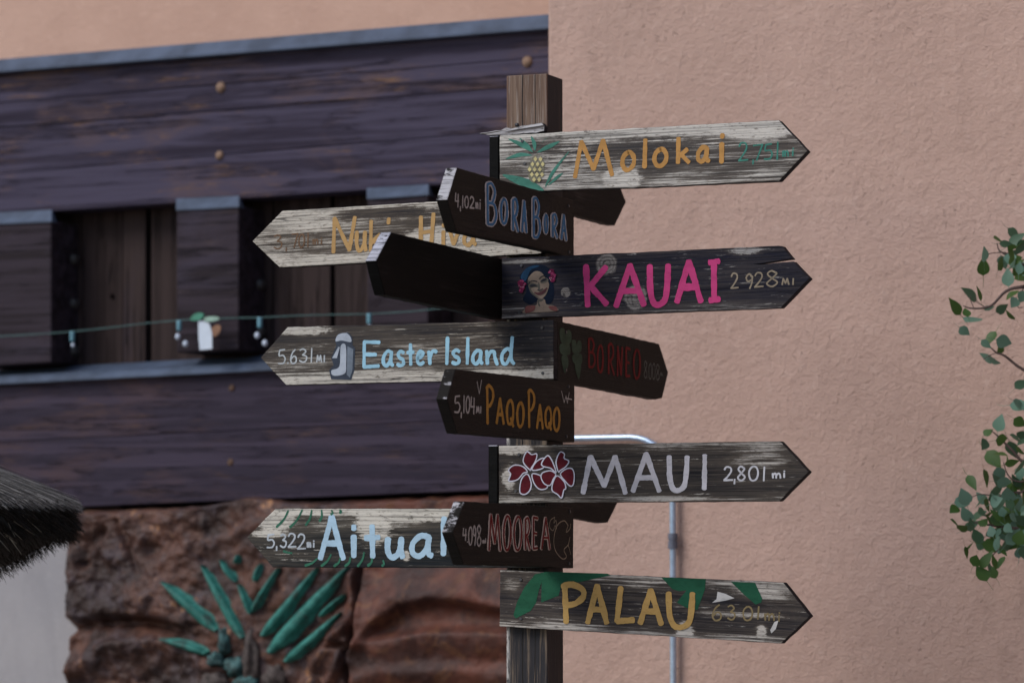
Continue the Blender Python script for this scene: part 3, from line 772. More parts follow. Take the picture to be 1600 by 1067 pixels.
text(b, [('2', 1153, 1170, 222, 253), (',', 1175, 1179, 249, 258), ('7', 1176, 1193, 225, 252), ('5', 1193, 1208, 224, 251), ('1', 1211, 1219, 221, 251), ('m', 1222, 1233, 235, 246), ('i', 1235, 1243, 231, 245)], 2.6, P_((.055, .20, .16), .8, .25, 6), 'distance', slope=-.05)
# 2 Nuku Hiva
b = sign([(394, 377), (441, 329.5), (846, 304.5), (846, 396), (437, 418)], 'A', dict(dark=(.026, .024, .026), light=(.50, .46, .40), wear=.60, edge=.6), 'tan lettered board pointing left reading Nuku Hiva 3,701 mi, partly hidden', ((420, 375), (846, 350)), 2.2,
         patches=((735, 378, 70, 18, .35), (690, 372, 60, 20, .2), (475, 345, 60, 16, .12), (600, 330, 110, 12, -.12)))
text(b, [('N', 516, 558, 337, 397), ('u', 554, 575, 359, 395), ('k', 575, 600, 342, 394), ('tick', 603, 612, 339, 352), ('H', 652, 682, 331, 388), ('i', 688, 698, 348, 386), ('v', 700, 720, 358, 385), ('a', 722, 747, 358, 386)], 6.6, P_((.42, .26, .11), .85, .2, 8), slope=-.05)
text(b, [('3', 427, 442, 366, 390), (',', 446, 449, 386, 394), ('7', 455, 467, 364, 388), ('0', 466, 477, 365, 388), ('1', 479, 484, 363, 387), ('m', 488, 498, 373, 383), ('i', 500, 505, 371, 383)], 2.4, P_((.15, .09, .055), .8, .0, 9), 'distance', slope=-.05)
# 3 Kauai (split tip)
b = sign([(784, 404), (1215, 384), (1222, 384.5), (1238, 404.5), (1178, 413), (1186, 413.5), (1239.5, 408.5), (1265, 435), (1220, 481), (784, 498)], 'A', dict(dark=(.0085, .0095, .019), light=(.30, .29, .28), wear=.24, edge=.55), 'dark navy board pointing right reading Kauai 2928 mi in pink', ((784, 451), (1220, 432)), 3.7,
         screws=((815, 415), (812, 488)), knots=((948, 413, 16), (993, 465, 18), (884, 457, 7.5)), patches=((1165, 392, 30, 7, .3), (820, 409, 60, 4, .22)), amp=.0009)
text(b, [('K', 908, 953, 411, 482), ('A', 958, 1011, 410, 482), ('U', 1010, 1049, 411, 481), ('A', 1053, 1100, 404, 476), ('I_', 1103, 1128, 404, 474)], 9.8, P_((.36, .040, .135), 1.25, .2, 11), slope=-.04)
text(b, [('2', 1141, 1155, 426, 452), ('9', 1164, 1178, 427, 452), ('2', 1178, 1194, 425, 450), ('8', 1196, 1217, 422, 449), ('M', 1221, 1234, 434, 446), ('I', 1237, 1242, 434, 446)], 2.5, P_((.24, .20, .15), .75, .15, 12), 'distance', slope=-.04)
hk = lambda x, y: (780 + x / 8.889, 390 + y / 8.889)
ink = Ink(b, .0006); ink.fill([hk(*p) for p in [(285, 400), (340, 300), (440, 225), (600, 215), (700, 270), (735, 380), (765, 560), (740, 720), (640, 760), (540, 720), (420, 760), (330, 690), (380, 560)]], True); ink.done('painted_hair', P_((.0045, .009, .021), .7, .1, 13))
ink = Ink(b, .0010); ink.fill([hk(*p) for p in [(300, 380), (370, 270), (480, 222), (560, 230), (440, 290), (390, 400), (350, 440)]], True); ink.done('painted_hair_light', P_((.012, .040, .085), .6, .25, 13.5))
ink = Ink(b, .0014); ink.fill([hk(*p) for p in [(400, 430), (440, 350), (510, 300), (590, 320), (640, 390), (695, 480), (670, 590), (620, 665), (570, 685), (500, 650), (430, 580)]], True)
ink.fill([hk(*p) for p in [(540, 690), (630, 690), (660, 760), (760, 780), (820, 850), (560, 870), (330, 880), (400, 800), (520, 770)]], True); ink.done('painted_face', P_((.165, .130, .106), .72, .14, 14))
ink = Ink(b, .0018)   # shaded side of the painted face, jaw, neck and brow sockets
ink.fill([hk(*p) for p in [(402, 440), (425, 430), (450, 560), (510, 630), (570, 672), (500, 648), (430, 580)]], True)
ink.fill([hk(*p) for p in [(412, 500), (450, 462), (530, 480), (545, 520), (480, 525), (430, 535)]], True); ink.fill([hk(*p) for p in [(572, 450), (600, 405), (660, 395), (690, 430), (650, 455), (600, 470)]], True)
ink.fill([hk(*p) for p in [(540, 690), (620, 690), (600, 715), (560, 730), (575, 790), (545, 770)]], True); ink.fill([hk(*p) for p in [(540, 470), (560, 460), (572, 540), (560, 565), (545, 560)]], True); ink.done('painted_shade', P_((.070, .066, .058), .75, .12, 14.5))
ink = Ink(b, .0022)
ink.fill([hk(*p) for p in [(380, 790), (500, 780), (480, 850), (370, 880)]], True); ink.fill([hk(*p) for p in [(690, 790), (790, 790), (810, 850), (730, 840)]], True); ink.done('painted_dress', P_((.12, .048, .046), .7, .25, 15))
rf = random.Random(5)
for off_, n_, sz, c_ in ((.0022, 9, 3.4, (.115, .012, .045)), (.0026, 7, 2.0, (.22, .035, .095)), (.0030, 4, .8, (.38, .25, .30))):
    ink = Ink(b, off_)
    for (cx, cy) in ((320, 505), (735, 355)):
        for k in range(n_):
            a = rf.uniform(0, 6.28); r_ = rf.uniform(.2, 1.0); p_ = hk(cx + 48 * r_ * math.cos(a), cy + 75 * r_ * math.sin(a)); ink.ellipse(p_[0], p_[1], sz * rf.uniform(.6, 1.25), sz * rf.uniform(.6, 1.25), a, 9)
    ink.done('painted_flower', P_(c_, .6, .12, 16 + off_))
ink = Ink(b, .0026)
ink.fill([hk(*p) for p in [(425, 510), (455, 482), (500, 485), (530, 505), (490, 512), (450, 520)]], True); ink.fill([hk(*p) for p in [(582, 445), (605, 415), (640, 402), (668, 412), (640, 432), (605, 445)]], True)
for pts_, w_ in (([(405, 485), (455, 435), (530, 445)], 1.3), ([(560, 410), (600, 372), (655, 370)], 1.3), ([(540, 560), (570, 570), (610, 545)], 1.4)): ink.stroke([hk(*p) for p in pts_], w_, True)
ink.done('painted_eyes', P_((.016, .017, .022), .8, .05, 17))
ink = Ink(b, .0026); ink.stroke([hk(*p) for p in [(498, 600), (540, 608), (590, 592), (640, 560), (668, 535)]], 2.2, True); ink.stroke([hk(*p) for p in [(520, 612), (570, 622), (620, 598), (650, 565)]], 2.6, True); ink.done('painted_mouth', P_((.060, .026, .030), .8, .05, 18))
# 4 Easter Island
b = sign([(407, 559), (449, 511), (865, 500), (865, 592), (447, 601.5)], 'A', dict(dark=(.019, .019, .023), light=(.48, .45, .40), wear=.54, edge=.9, es=-1), 'worn board pointing left reading Easter Island 5,631 mi in light blue', ((430, 557), (865, 546)), 4.1,
         screws=((847, 512), (848, 583)), patches=((560, 595, 130, 6, .25), (470, 516, 50, 9, .3), (835, 535, 60, 42, -.16), (700, 515, 120, 9, -.05)))
EC = P_((.23, .40, .50), 1.25, .14, 20)
text(b, [('E', 565, 596, 531, 576), ('a', 596, 617, 546, 574), ('s', 618, 635, 546, 574), ('t', 634, 649, 535, 573), ('e', 649, 665, 546, 572), ('r', 666, 685, 545, 571), ('I', 693, 705, 525, 571), ('s', 704, 722, 544, 571), ('l', 726, 736, 525, 571), ('a', 736, 757, 545, 571), ('n', 757, 780, 545, 572), ('d', 781, 806, 524, 571)], 5.8, EC, slope=-.02)
text(b, [('5', 434, 447, 545, 570), ('.', 449, 451, 562, 569), ('6', 453, 465, 545, 569), ('3', 467, 481, 544, 567), ('1', 484, 490, 543, 567), ('M', 494, 504, 554, 567), ('I', 505, 509, 554, 567)], 2.4, P_((.42, .45, .47), .8, .18, 21), 'distance')
mo = lambda x, y: (370 + x / 3.049, 290 + y / 3.049)
ink = Ink(b, .0006); ink.fill([mo(*p) for p in [(468, 735), (485, 705), (530, 698), (550, 720), (552, 760), (565, 775), (560, 880), (545, 925), (450, 922), (440, 880), (462, 855), (450, 820), (475, 760)]]); ink.done('painted_statue_shade', P_((.045, .055, .075), .8, .05, 22))
ink = Ink(b, .0013); ink.fill([mo(*p) for p in [(472, 742), (482, 712), (520, 702), (542, 720), (545, 745), (500, 738)]], True)
ink.fill([mo(*p) for p in [(496, 765), (520, 762), (522, 850), (515, 895), (462, 905), (452, 880), (490, 860)]], True); ink.fill([mo(*p) for p in [(485, 768), (492, 770), (478, 822), (455, 822)]]); ink.done('painted_statue', P_((.36, .40, .46), .8, .08, 23))
ink = Ink(b, .0013); ink.fill([mo(*p) for p in [(528, 765), (556, 780), (552, 880), (540, 915), (525, 900)]]); ink.done('painted_statue_side', P_((.15, .18, .22), .8, .1, 24))
# 5 Maui
b = sign([(779, 696), (1219, 689), (1264, 737), (1218, 783), (779, 786)], 'A', dict(dark=(.015, .015, .018), light=(.44, .415, .38), wear=.40, edge=.45), 'dark board pointing right reading Maui 2,801 mi with two red hibiscus', ((779, 741), (1218, 736)), 5.9,
         screws=((811, 710), (806, 767)), patches=((800, 702, 30, 9, .35), (795, 745, 14, 22, .22), (1190, 718, 60, 24, .10), (1050, 778, 80, 4, .12)))
text(b, [('M', 907, 981.5, 709, 774), ('A', 985, 1034.5, 705, 771), ('U', 1041, 1078, 709, 770), ('I', 1095, 1107, 707, 767)], 8.4, P_((.47, .46, .50), .8, .2, 26))
text(b, [('2', 1130, 1146, 728, 752), (',', 1146, 1150, 747, 757), ('8', 1151, 1166, 727, 752), ('0', 1169, 1186, 727, 752), ('1', 1190, 1198, 728, 752), ('m', 1206, 1221, 738, 748), ('i', 1223, 1228, 734, 747)], 2.8, P_((.52, .52, .56), .85, .05, 27), 'distance')
hb = lambda x, y: (680 + x / 3.81, 650 + y / 3.81)
PET1 = [[(565, 320), (525, 270), (545, 212), (575, 228), (605, 225), (600, 262), (572, 310)], [(550, 330), (520, 298), (470, 292), (438, 320), (450, 345), (440, 385), (490, 378), (525, 340)],
        [(550, 345), (515, 375), (505, 450), (535, 465), (565, 440), (572, 395)], [(578, 345), (590, 400), (625, 435), (668, 425), (660, 380), (620, 350)], [(578, 320), (600, 275), (640, 250), (668, 262), (640, 310)]]
PET2 = [[(735, 330), (722, 270), (745, 215), (772, 225), (770, 250), (798, 268), (780, 300), (748, 322)], [(722, 335), (700, 270), (675, 235), (650, 255), (635, 285), (650, 300), (690, 310)],
        [(720, 345), (690, 325), (645, 335), (632, 360), (650, 400), (685, 412), (705, 375)], [(730, 355), (705, 390), (698, 440), (730, 465), (755, 486), (768, 440), (780, 430), (770, 390)], [(748, 345), (780, 315), (815, 312), (830, 345), (825, 405), (805, 415), (775, 385)]]
for nm, pet, o1 in (('painted_flower', PET1, .0006), ('painted_flower', PET2, .0020)):
    ink = Ink(b, o1)
    for p in pet: ink.fill([hb(*q) for q in p], True)
    ink.done(nm, P_((.080, .010, .016), .7, .2, 28 + o1))
    ink = Ink(b, o1 + .0006)
    for p in pet: ink.stroke([hb(*q) for q in p], 1.9, True, True)
    ink.done('painted_outline', P_((.46, .46, .54), .85, .12, 29))
# 6 Aitutaki
b = sign([(385.5, 839), (430.5, 794), (846, 794.5), (846, 887), (426, 886)], 'A', dict(dark=(.012, .015, .018), light=(.53, .50, .44), wear=.40, edge=.8, es=1), 'board pointing left with light blue name 5,322 mi, end hidden behind Moorea board', ((400, 840), (846, 841)), 6.4,
         patches=((584, 822, 26, 26, .6), (660, 805, 90, 10, .3), (430, 815, 30, 20, .22), (634, 868, 7, 8, .5), (420, 835, 30, 6, .2)))
text(b, [('A', 496, 541, 802, 877), ('i', 549, 557, 817, 873), ('t', 566, 597, 816, 874), ('u', 601, 634, 836, 875), ('a', 639, 680, 832, 873), ('k', 687, 722, 804, 870)], 9.4, P_((.31, .44, .54), 1.15, .18, 31))
text(b, [('5', 416, 430, 833, 857), (',', 431, 434, 852, 861), ('3', 437, 449, 833, 856), ('2', 449, 464, 832, 856), ('2', 464, 479, 833, 859), ('m', 479, 487, 846, 856), ('i', 489, 492, 843, 856)], 2.8, P_((.42, .46, .50), .85, .1, 32), 'distance')
at = lambda x, y: (370 + x / 3.474, 760 + y / 3.474)
ink = Ink(b)
for a_, c_ in (((280, 130), (217, 218)), ((355, 127), (290, 220)), ((407, 128), (375, 208)), ((460, 127), (450, 186)), ((515, 128), (512, 150)), ((560, 125), (560, 140)), ((437, 390), (372, 428)), ((512, 368), (460, 430)), ((562, 388), (530, 430)), ((617, 386), (590, 430)), ((692, 356), (658, 430)), ((735, 390), (712, 428)), ((795, 400), (790, 430)), ((300, 360), (255, 350))):
    m_ = ((a_[0] + c_[0]) / 2 + 7, (a_[1] + c_[1]) / 2 + 4); ink.stroke([at(*c_), at(*m_), at(*a_)], 4.4, True, taper=.35)
ink.done('painted_fern', P_((.04, .14, .09), .75, .08, 33))
# 7 Palau
b = sign([(781, 890), (1224, 909.5), (1266, 962), (1221, 1005), (780, 978)], 'A', dict(dark=(.013, .013, .018), light=(.45, .42, .38), wear=.40, edge=.6), 'lowest board pointing right reading Palau 6301 mi in ochre on green leaves', ((780, 934), (1221, 957)), 7.7,
         screws=((814, 905), (814, 966)), patches=((1070, 982, 16, 14, .22), (1190, 985, 10, 12, .22), (1150, 958, 90, 7, .18), (1185, 925, 50, 14, .10), (800, 915, 22, 14, .12)))
pl = lambda x, y: (740 + x / 4.21, 860 + y / 4.21)
pz = lambda x, y: (960 + x / 2.965, 650 + y / 2.965)
ink = Ink(b)
ink.fill([pl(*p) for p in [(478, 138), (405, 155), (335, 240), (285, 340), (263, 425), (278, 445), (375, 395), (412, 340), (428, 265), (448, 205), (445, 340), (560, 295), (575, 235), (700, 205), (905, 160), (880, 150)]])
ink.fill([pz(*p) for p in [(218, 746), (424, 753), (420, 800), (385, 897), (330, 885), (290, 862), (335, 805), (300, 810), (268, 800)]])
ink.fill([pz(*p) for p in [(540, 766), (652, 771), (686, 845), (680, 862), (655, 872), (600, 825)]]); ink.done('painted_leaves', P_((.018, .085, .048), .75, .2, 35))
ink = Ink(b)
ink.fill([pz(*p) for p in [(478, 812), (515, 822), (556, 842), (520, 852), (452, 864), (474, 846)]]); ink.fill([pz(*p) for p in [(722, 990), (742, 952), (760, 945), (748, 985), (728, 1005)]])
ink.done('paint_chip', P_((.50, .49, .48), .75, .1, 38))
text(b, [('P', 874, 918, 908, 976), ('A', 914, 953, 910, 977), ('L', 957, 995, 914, 976), ('A', 996, 1038, 917, 978), ('U', 1040, 1087, 922, 984)], 9.2, P_((.40, .255, .09), .85, .17, 36), off=.0014, slope=.02)
text(b, [('6', 1112, 1129, 943, 970), ('3', 1136, 1150, 944, 969), ('0', 1160, 1177, 946, 970), ('1', 1180, 1190, 946, 968), ('m', 1194, 1211, 957, 970), ('i', 1214, 1221, 955, 971)], 2.6, P_((.22, .17, .09), .8, .25, 37), 'distance', slope=.03)

# B-face boards: painted dark brown-black
BK = dict(dark=(.0155, .0135, .0120), light=(.40, .39, .41), wear=.0, edge=.0, crack=.25, chips=.05)
BB = P_((.42, .41, .40), .85, .1, 40)
# 8 Bora Bora
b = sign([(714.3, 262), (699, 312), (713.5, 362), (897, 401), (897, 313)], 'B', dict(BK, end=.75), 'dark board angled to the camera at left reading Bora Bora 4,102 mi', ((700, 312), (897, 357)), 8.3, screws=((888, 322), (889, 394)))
LTR = [('B', 756, 778, 284, 356), ('O', 778, 795, 308, 353), ('R', 796, 812, 308, 364), ('A', 811, 825, 311, 366), ('B', 828, 846, 307, 376), ('O', 846, 858, 333, 367), ('R', 858, 873, 332, 374), ('A', 872, 887, 333, 378)]
text(b, LTR, 7.6, P_((.50, .50, .52), .85, .0, 41), 'lettering_outline', slope=.2, off=.0006, wv=.95, ax=2.0)
text(b, [(c, x0 + .6, x1 - .6, y0 + 1.5, y1 - 1.5) for c, x0, x1, y0, y1 in LTR], 3.9, P_((.07, .19, .36), .8, .0, 42), 'lettering', slope=.2, off=.0022, wv=1.6, ax=1.75)
text(b, [('4', 710, 717, 301, 325), (',', 718, 720, 322, 331), ('1', 721, 724, 305, 326), ('0', 725, 732, 306, 326), ('2', 733, 741, 307, 327), ('m', 742, 747, 316, 327), ('i', 748, 751, 311, 328)], 2.4, BB, 'distance', slope=.2, wv=.6, ax=1.5)
# 9 Paqo Paqo
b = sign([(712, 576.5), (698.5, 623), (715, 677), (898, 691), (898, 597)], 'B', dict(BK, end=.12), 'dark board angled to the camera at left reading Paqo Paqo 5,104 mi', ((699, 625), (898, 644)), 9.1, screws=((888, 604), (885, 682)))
text(b, [('P', 757, 773, 600, 664), ('A', 773, 789, 620, 664), ('Q', 789, 804, 623, 668), ('O', 805, 820, 627, 669), ('P', 822, 837, 607, 670), ('A', 836, 850, 630, 671), ('Q', 849, 863, 634, 673), ('O', 862, 876, 635, 675)], 5.2, P_((.38, .21, .05), .8, .03, 44), slope=.1, wv=.95, ax=1.75)
text(b, [('5', 709, 719, 617, 646), (',', 719, 722, 643, 654), ('1', 723, 726, 617, 646), ('0', 727, 734, 618, 646), ('4', 734, 742, 619, 648), ('M', 743, 749, 634, 646), ('I', 749, 752, 634, 646)], 2.5, BB, 'distance', slope=.08, wv=.6, ax=1.5)
ink = Ink(b)
for q in ([(745, 596), (748.5, 615)], [(748.5, 615), (752, 594)], [(877, 611), (881, 629)], [(881, 629), (884, 618), (886, 630)], [(886, 630), (889, 613)], [(884, 622), (893, 624)]): ink.stroke(q, 1.8)
ink.done('painted_birds', BB)
# 10 Moorea
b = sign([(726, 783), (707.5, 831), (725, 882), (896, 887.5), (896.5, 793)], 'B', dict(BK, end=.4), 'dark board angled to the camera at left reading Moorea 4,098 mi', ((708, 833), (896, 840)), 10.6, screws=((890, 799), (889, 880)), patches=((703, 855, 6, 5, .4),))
LTR = [('M', 760, 784, 801, 862), ('O', 783, 800, 803, 862), ('O', 799, 817, 804, 862), ('R', 816, 830, 806, 861), ('E', 829, 842, 805, 860), ('A', 842, 861, 806, 860)]
text(b, LTR, 6.6, P_((.58, .50, .45), .85, .0, 46), 'lettering_outline', slope=.03, wv=.95, ax=1.9)
text(b, [(c, x0 + .6, x1 - .6, y0 + 1.3, y1 - 1.3) for c, x0, x1, y0, y1 in LTR], 3.4, P_((.165, .024, .024), .75, .08, 47), 'lettering', slope=.03, off=.0020, wv=1.5, ax=1.6)
text(b, [('4', 722, 729, 824, 845), ('.', 729, 731, 842, 848), ('0', 731, 738, 822, 852), ('9', 738, 744, 820, 853), ('8', 744, 752, 819, 854), ('m', 753, 757, 843, 849), ('i', 757, 759, 840, 849)], 2.4, BB, 'distance', slope=.04, wv=.6, ax=1.5)
ink = Ink(b)
ink.stroke([hb(*p) for p in [(790, 650), (765, 622), (725, 650), (705, 730), (715, 800), (755, 848), (780, 835), (765, 795), (790, 765), (800, 720)]], 1.9, True)
ink.stroke([hb(*p) for p in [(790, 650), (778, 690), (800, 670), (805, 640)]], 1.6, True); ink.stroke([hb(*p) for p in [(790, 765), (800, 800), (805, 820)]], 1.6, True)
ink.stroke([hb(*p) for p in [(710, 600), (685, 620), (680, 660), (700, 680), (712, 650), (720, 670), (718, 620), (705, 635), (710, 600)]], 1.5, True)
ink.done('painted_fish', P_((.30, .26, .20), .8, .1, 48))
# 11 Borneo (points away)
b = sign([(871, 501), (1030, 537), (1044.5, 582), (1035, 622), (1026, 624), (871, 595)], 'B', dict(dark=(.0115, .0108, .0098), light=(.10, .095, .09), wear=.0, edge=.0, crack=.25, chips=.05), 'black board pointing away to the right reading Borneo 8.008 mi in dark red', ((871, 548), (1044, 581)), 11.2, screws=((884, 519), (884, 578)))
bo = lambda x, y: (860 + x / 6.67, 480 + y / 6.67)
LT8 = [('B', 380, 475, 315, 645), ('O', 475, 560, 385, 690), ('R', 585, 675, 370, 710), ('N', 680, 760, 400, 730), ('E', 770, 840, 410, 735), ('O', 850, 945, 430, 755)]
LTR = []
for c, xa, xb, ya, yb in LT8: (x0, y0), (x1, y1) = bo(xa, ya), bo(xb, yb); LTR.append((c, x0, x1, y0, y1))
text(b, LTR, 4.4, P_((.15, .020, .021), .85, .08, 50), slope=.2, wv=.95, ax=1.7)
NUM = []
for c, xa, xb, ya, yb in [('8', 970, 1010, 555, 745), ('.', 1012, 1018, 715, 740), ('0', 1020, 1055, 580, 755), ('0', 1058, 1092, 580, 755), ('8', 1095, 1138, 590, 765), ('m', 1142, 1160, 680, 715), ('i', 1163, 1172, 685, 725)]:
    (x0, y0), (x1, y1) = bo(xa, ya), bo(xb, yb); NUM.append((c, x0, x1, y0, y1))
text(b, NUM, 1.9, P_((.16, .17, .16), .8, .1, 51), 'distance', slope=.15, wv=.42)
ink = Ink(b)
for q in ([(95, 230), (140, 225), (150, 290), (180, 235), (215, 270), (210, 370), (150, 380), (105, 350)], [(100, 385), (190, 380), (205, 480), (150, 500), (100, 470)], [(115, 510), (170, 505), (185, 600), (150, 690), (120, 590)],
          [(220, 350), (260, 345), (270, 385), (290, 345), (320, 370), (315, 460), (260, 480), (225, 460)], [(230, 495), (320, 490), (320, 590), (240, 580)], [(255, 590), (315, 600), (295, 750), (265, 680)]):
    ink.fill([bo(*p) for p in q], True)
ink.done('painted_foliage', P_((.055, .088, .063), .7, .2, 52))
# 12-14 boards on the far face of the post, seen from their unpainted backs
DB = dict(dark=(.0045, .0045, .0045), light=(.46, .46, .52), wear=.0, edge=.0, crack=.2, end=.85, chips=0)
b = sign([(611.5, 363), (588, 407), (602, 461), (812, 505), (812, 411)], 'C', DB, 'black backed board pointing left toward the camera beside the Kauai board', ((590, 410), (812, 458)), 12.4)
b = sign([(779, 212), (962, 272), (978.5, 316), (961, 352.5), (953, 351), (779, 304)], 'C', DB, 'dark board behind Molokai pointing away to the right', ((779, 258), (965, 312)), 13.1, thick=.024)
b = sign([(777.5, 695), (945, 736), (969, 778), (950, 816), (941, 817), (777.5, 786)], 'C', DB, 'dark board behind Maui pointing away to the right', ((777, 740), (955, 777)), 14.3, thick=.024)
# broken remnant of an older board above Molokai
Pn = PLA
frs = frame(hit(800, 204, PLA, nA), uA - Vector((0, 0, .0)) + Vector((0, 0, .11)), nA); fri = frs.inverted()
sl_ = [(fri @ hit(x, y, PLA, nA)) for x, y in ((747, 209), (768, 205.5), (782, 204), (790, 200), (800, 201), (812, 197.5), (846, 192), (851, 197), (850, 205), (838, 208), (790, 211.5), (762, 211.5))]
o = prism('board_remnant', jag([(v.x, v.z) for v in sl_], .0016, .008, 5), .022, mat_board('remnant_paint', (.03, .03, .036), (.48, .47, .48), .7, .8, 5.5, .008), sp, frs, .0015)
o['label'] = 'splintered grey remnant of a broken board above Molokai'
q = hit(808, 195.5, PLA, nA)
tube('screw', [q + nA * .004, q - nA * .004], .0045, M_screw, sp, 10)

# ------------------------------------------------------------------ string of lights across the recess
M_cord = mat_plain('green_cord', (.032, .085, .085), .5, .2, 40)
M_sock = mat_plain('light_socket', (.10, .23, .29), .4, .2, 60)
M_bulb = NB('clear_bulb'); M_bulb = M_bulb.fin((.42, .48, .58), .10, None, .7)
CO = .10
def wl(x, y, off=CO): return hit(x, y, LW + nW * off, nW)
ls = thing('string_lights', wl(280, 505), 'thin green cord of small light sockets strung across the timber recess', 'string lights')
cpts = [(-120, 527), (-40, 527), (0, 525.5), (60, 522), (113, 518), (170, 512), (230, 505), (280, 500.5), (330, 498), (405, 496), (470, 493), (530, 491.5), (577, 490.5), (640, 487), (690, 482), (770, 476), (850, 468)]
tube('cord', [wl(*p) for p in catmull(cpts, False, 4)], .0019, M_cord, ls, 6)
def drop(name, p0, p1, r0, r1, mat, par, n=6):
    P0, P1 = wl(*p0), wl(*p1); pts = [P0 + (P1 - P0) * (k / n) for k in range(n + 1)]
    prof = [r0 + (r1 - r0) * (k / n) for k in range(n + 1)]
    return tube(name, pts, prof, mat, par, 8, True)
def bulb(px, py, r, par):
    p = wl(px, py); bm = bmesh.new(); bmesh.ops.create_uvsphere(bm, u_segments=10, v_segments=8, radius=r)
    for v in bm.verts: v.co.z *= 1.15
    me = bpy.data.meshes.new('bulb'); bm.to_mesh(me); bm.free(); me.materials.append(M_bulb); me.polygons.foreach_set('use_smooth', [True] * len(me.polygons))
    link(bpy.data.objects.new('bulb', me), par, Matrix.Translation(p))
for (sx, sy, bl) in ((113, 518, ()), (280, 501, ((278, 526), (290, 537))), (406, 496, ((402, 524), (414, 536))), (577, 490, ()), (-70, 527, ((-72, 550),))):
    so = drop('socket', (sx, sy), (sx, sy + 16), .0085, .0075, M_sock, ls)
    for q in bl: bulb(*q, .0090, so)
    if not bl: bulb(sx + 1, sy + 21, .0065, so)
ht = thing('hang_tag', wl(320, 498), 'white paper tag with green bow hanging from the light cord', 'tag')
M_white = mat_plain('tag_paper', (.48, .54, .62), .7, .06, 30); M_bow = mat_plain('bow_green', (.03, .17, .11), .5, .2, 50); M_tan = mat_plain('dry_leaf', (.19, .10, .06), .8, .3, 60)
def flat(name, poly, mat, off, th=.002):
    fr = frame(wl(poly[0][0], poly[0][1], off), uW, nW); inv = fr.inverted()
    L = [inv @ wl(x, y, off) for x, y in poly]; return prism(name, [(v.x, v.z) for v in L], th, mat, ht, fr, 0)
flat('paper_strip', [(309.5, 499), (318, 502), (327, 505), (331, 520), (331.5, 545), (312, 547), (310, 525)], M_white, CO + .006)
flat('bow_loop', catmull([(297, 499), (303, 491), (312, 488.5), (318, 492), (313, 499), (303, 501)], True, 4)[:-1], M_bow, CO + .012, .008)
flat('bow_loop', catmull([(319, 497), (328, 494.5), (339, 495), (342, 499), (332, 502), (321, 502)], True, 4)[:-1], mat_plain('bow_pale', (.22, .34, .28), .5, .2, 60), CO + .012, .008)
flat('dry_leaf', catmull([(331, 512), (340, 507), (345, 512), (341, 522), (334, 526), (330, 520)], True, 4)[:-1], M_tan, CO + .004)

# ------------------------------------------------------------------ thatched parasol at lower left
TY = 8.75; cx = at_depth(-330, 890, TY); PXM = FPX / TY
th = thing('thatched_parasol', (cx.x, cx.y, 0), 'shaggy dark thatched parasol edge at lower left', 'parasol')
M_core = mat_plain('thatch_core', (.006, .005, .0035), .95, .4, 60)
M_straw = NB('weathered_shaded_straw')  # straw colours hold weathering plus painted skylight on top and shade below
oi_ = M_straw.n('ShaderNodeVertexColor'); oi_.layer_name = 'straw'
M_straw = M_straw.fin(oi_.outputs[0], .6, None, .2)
RR = 446 / PXM
ztop_rim = at_depth(112, 789, TY).z; zbot_rim = at_depth(112, 835, TY).z; z0t = at_depth(0, 744, TY).z; z0b = at_depth(0, 893, TY).z
stp = (z0t - ztop_rim) / (112 / PXM); sbt = (zbot_rim - z0b) / (112 / PXM)
def ztop(r): return ztop_rim + stp * (RR - r)
def zbot(r): return zbot_rim - sbt * min(RR - r, .26)
prof = [(0.01, ztop(0))] + [(r * RR, ztop(r * RR) - .012) for r in (.25, .5, .75, .9, .955)] + [(RR * .975, (ztop_rim + zbot_rim) / 2)] + [(r * RR, zbot(r * RR) + .014) for r in (.955, .9, .75, .5, .2)]
vs, fs = [], []; SG = 48
for r, z in prof:
    for k in range(SG): a = 2 * math.pi * k / SG; vs.append((r * math.cos(a), r * math.sin(a), z))
for i in range(len(prof) - 1):
    for k in range(SG): k2 = (k + 1) % SG; fs.append((i * SG + k, (i + 1) * SG + k, (i + 1) * SG + k2, i * SG + k2))
mesh_obj('thatch_core', vs, fs, M_core, th, WM[th.name], True)
vs, fs, cols = [], [], []
rnd = random.Random(3)
def straw(p, d, L, wv, col, sag):
    q = d.cross(Vector((rnd.uniform(-1, 1), rnd.uniform(-1, 1), rnd.uniform(-1, 1)))).normalized(); u = d.cross(q).normalized(); i0 = len(vs); n = 2
    for k in range(n + 1):
        t = k / n; c = p + d * (L * t) - Vector((0, 0, sag * t * t)); ww = wv * (1 - .75 * t)
        for j in range(3):
            a = 2.094 * j; vs.append(c + (q * math.cos(a) + u * math.sin(a)) * ww); cols.append(col)
    for k in range(n):
        for j in range(3):
            j2 = (j + 1) % 3; fs.append((i0 + k * 3 + j, i0 + k * 3 + j2, i0 + (k + 1) * 3 + j2, i0 + (k + 1) * 3 + j))
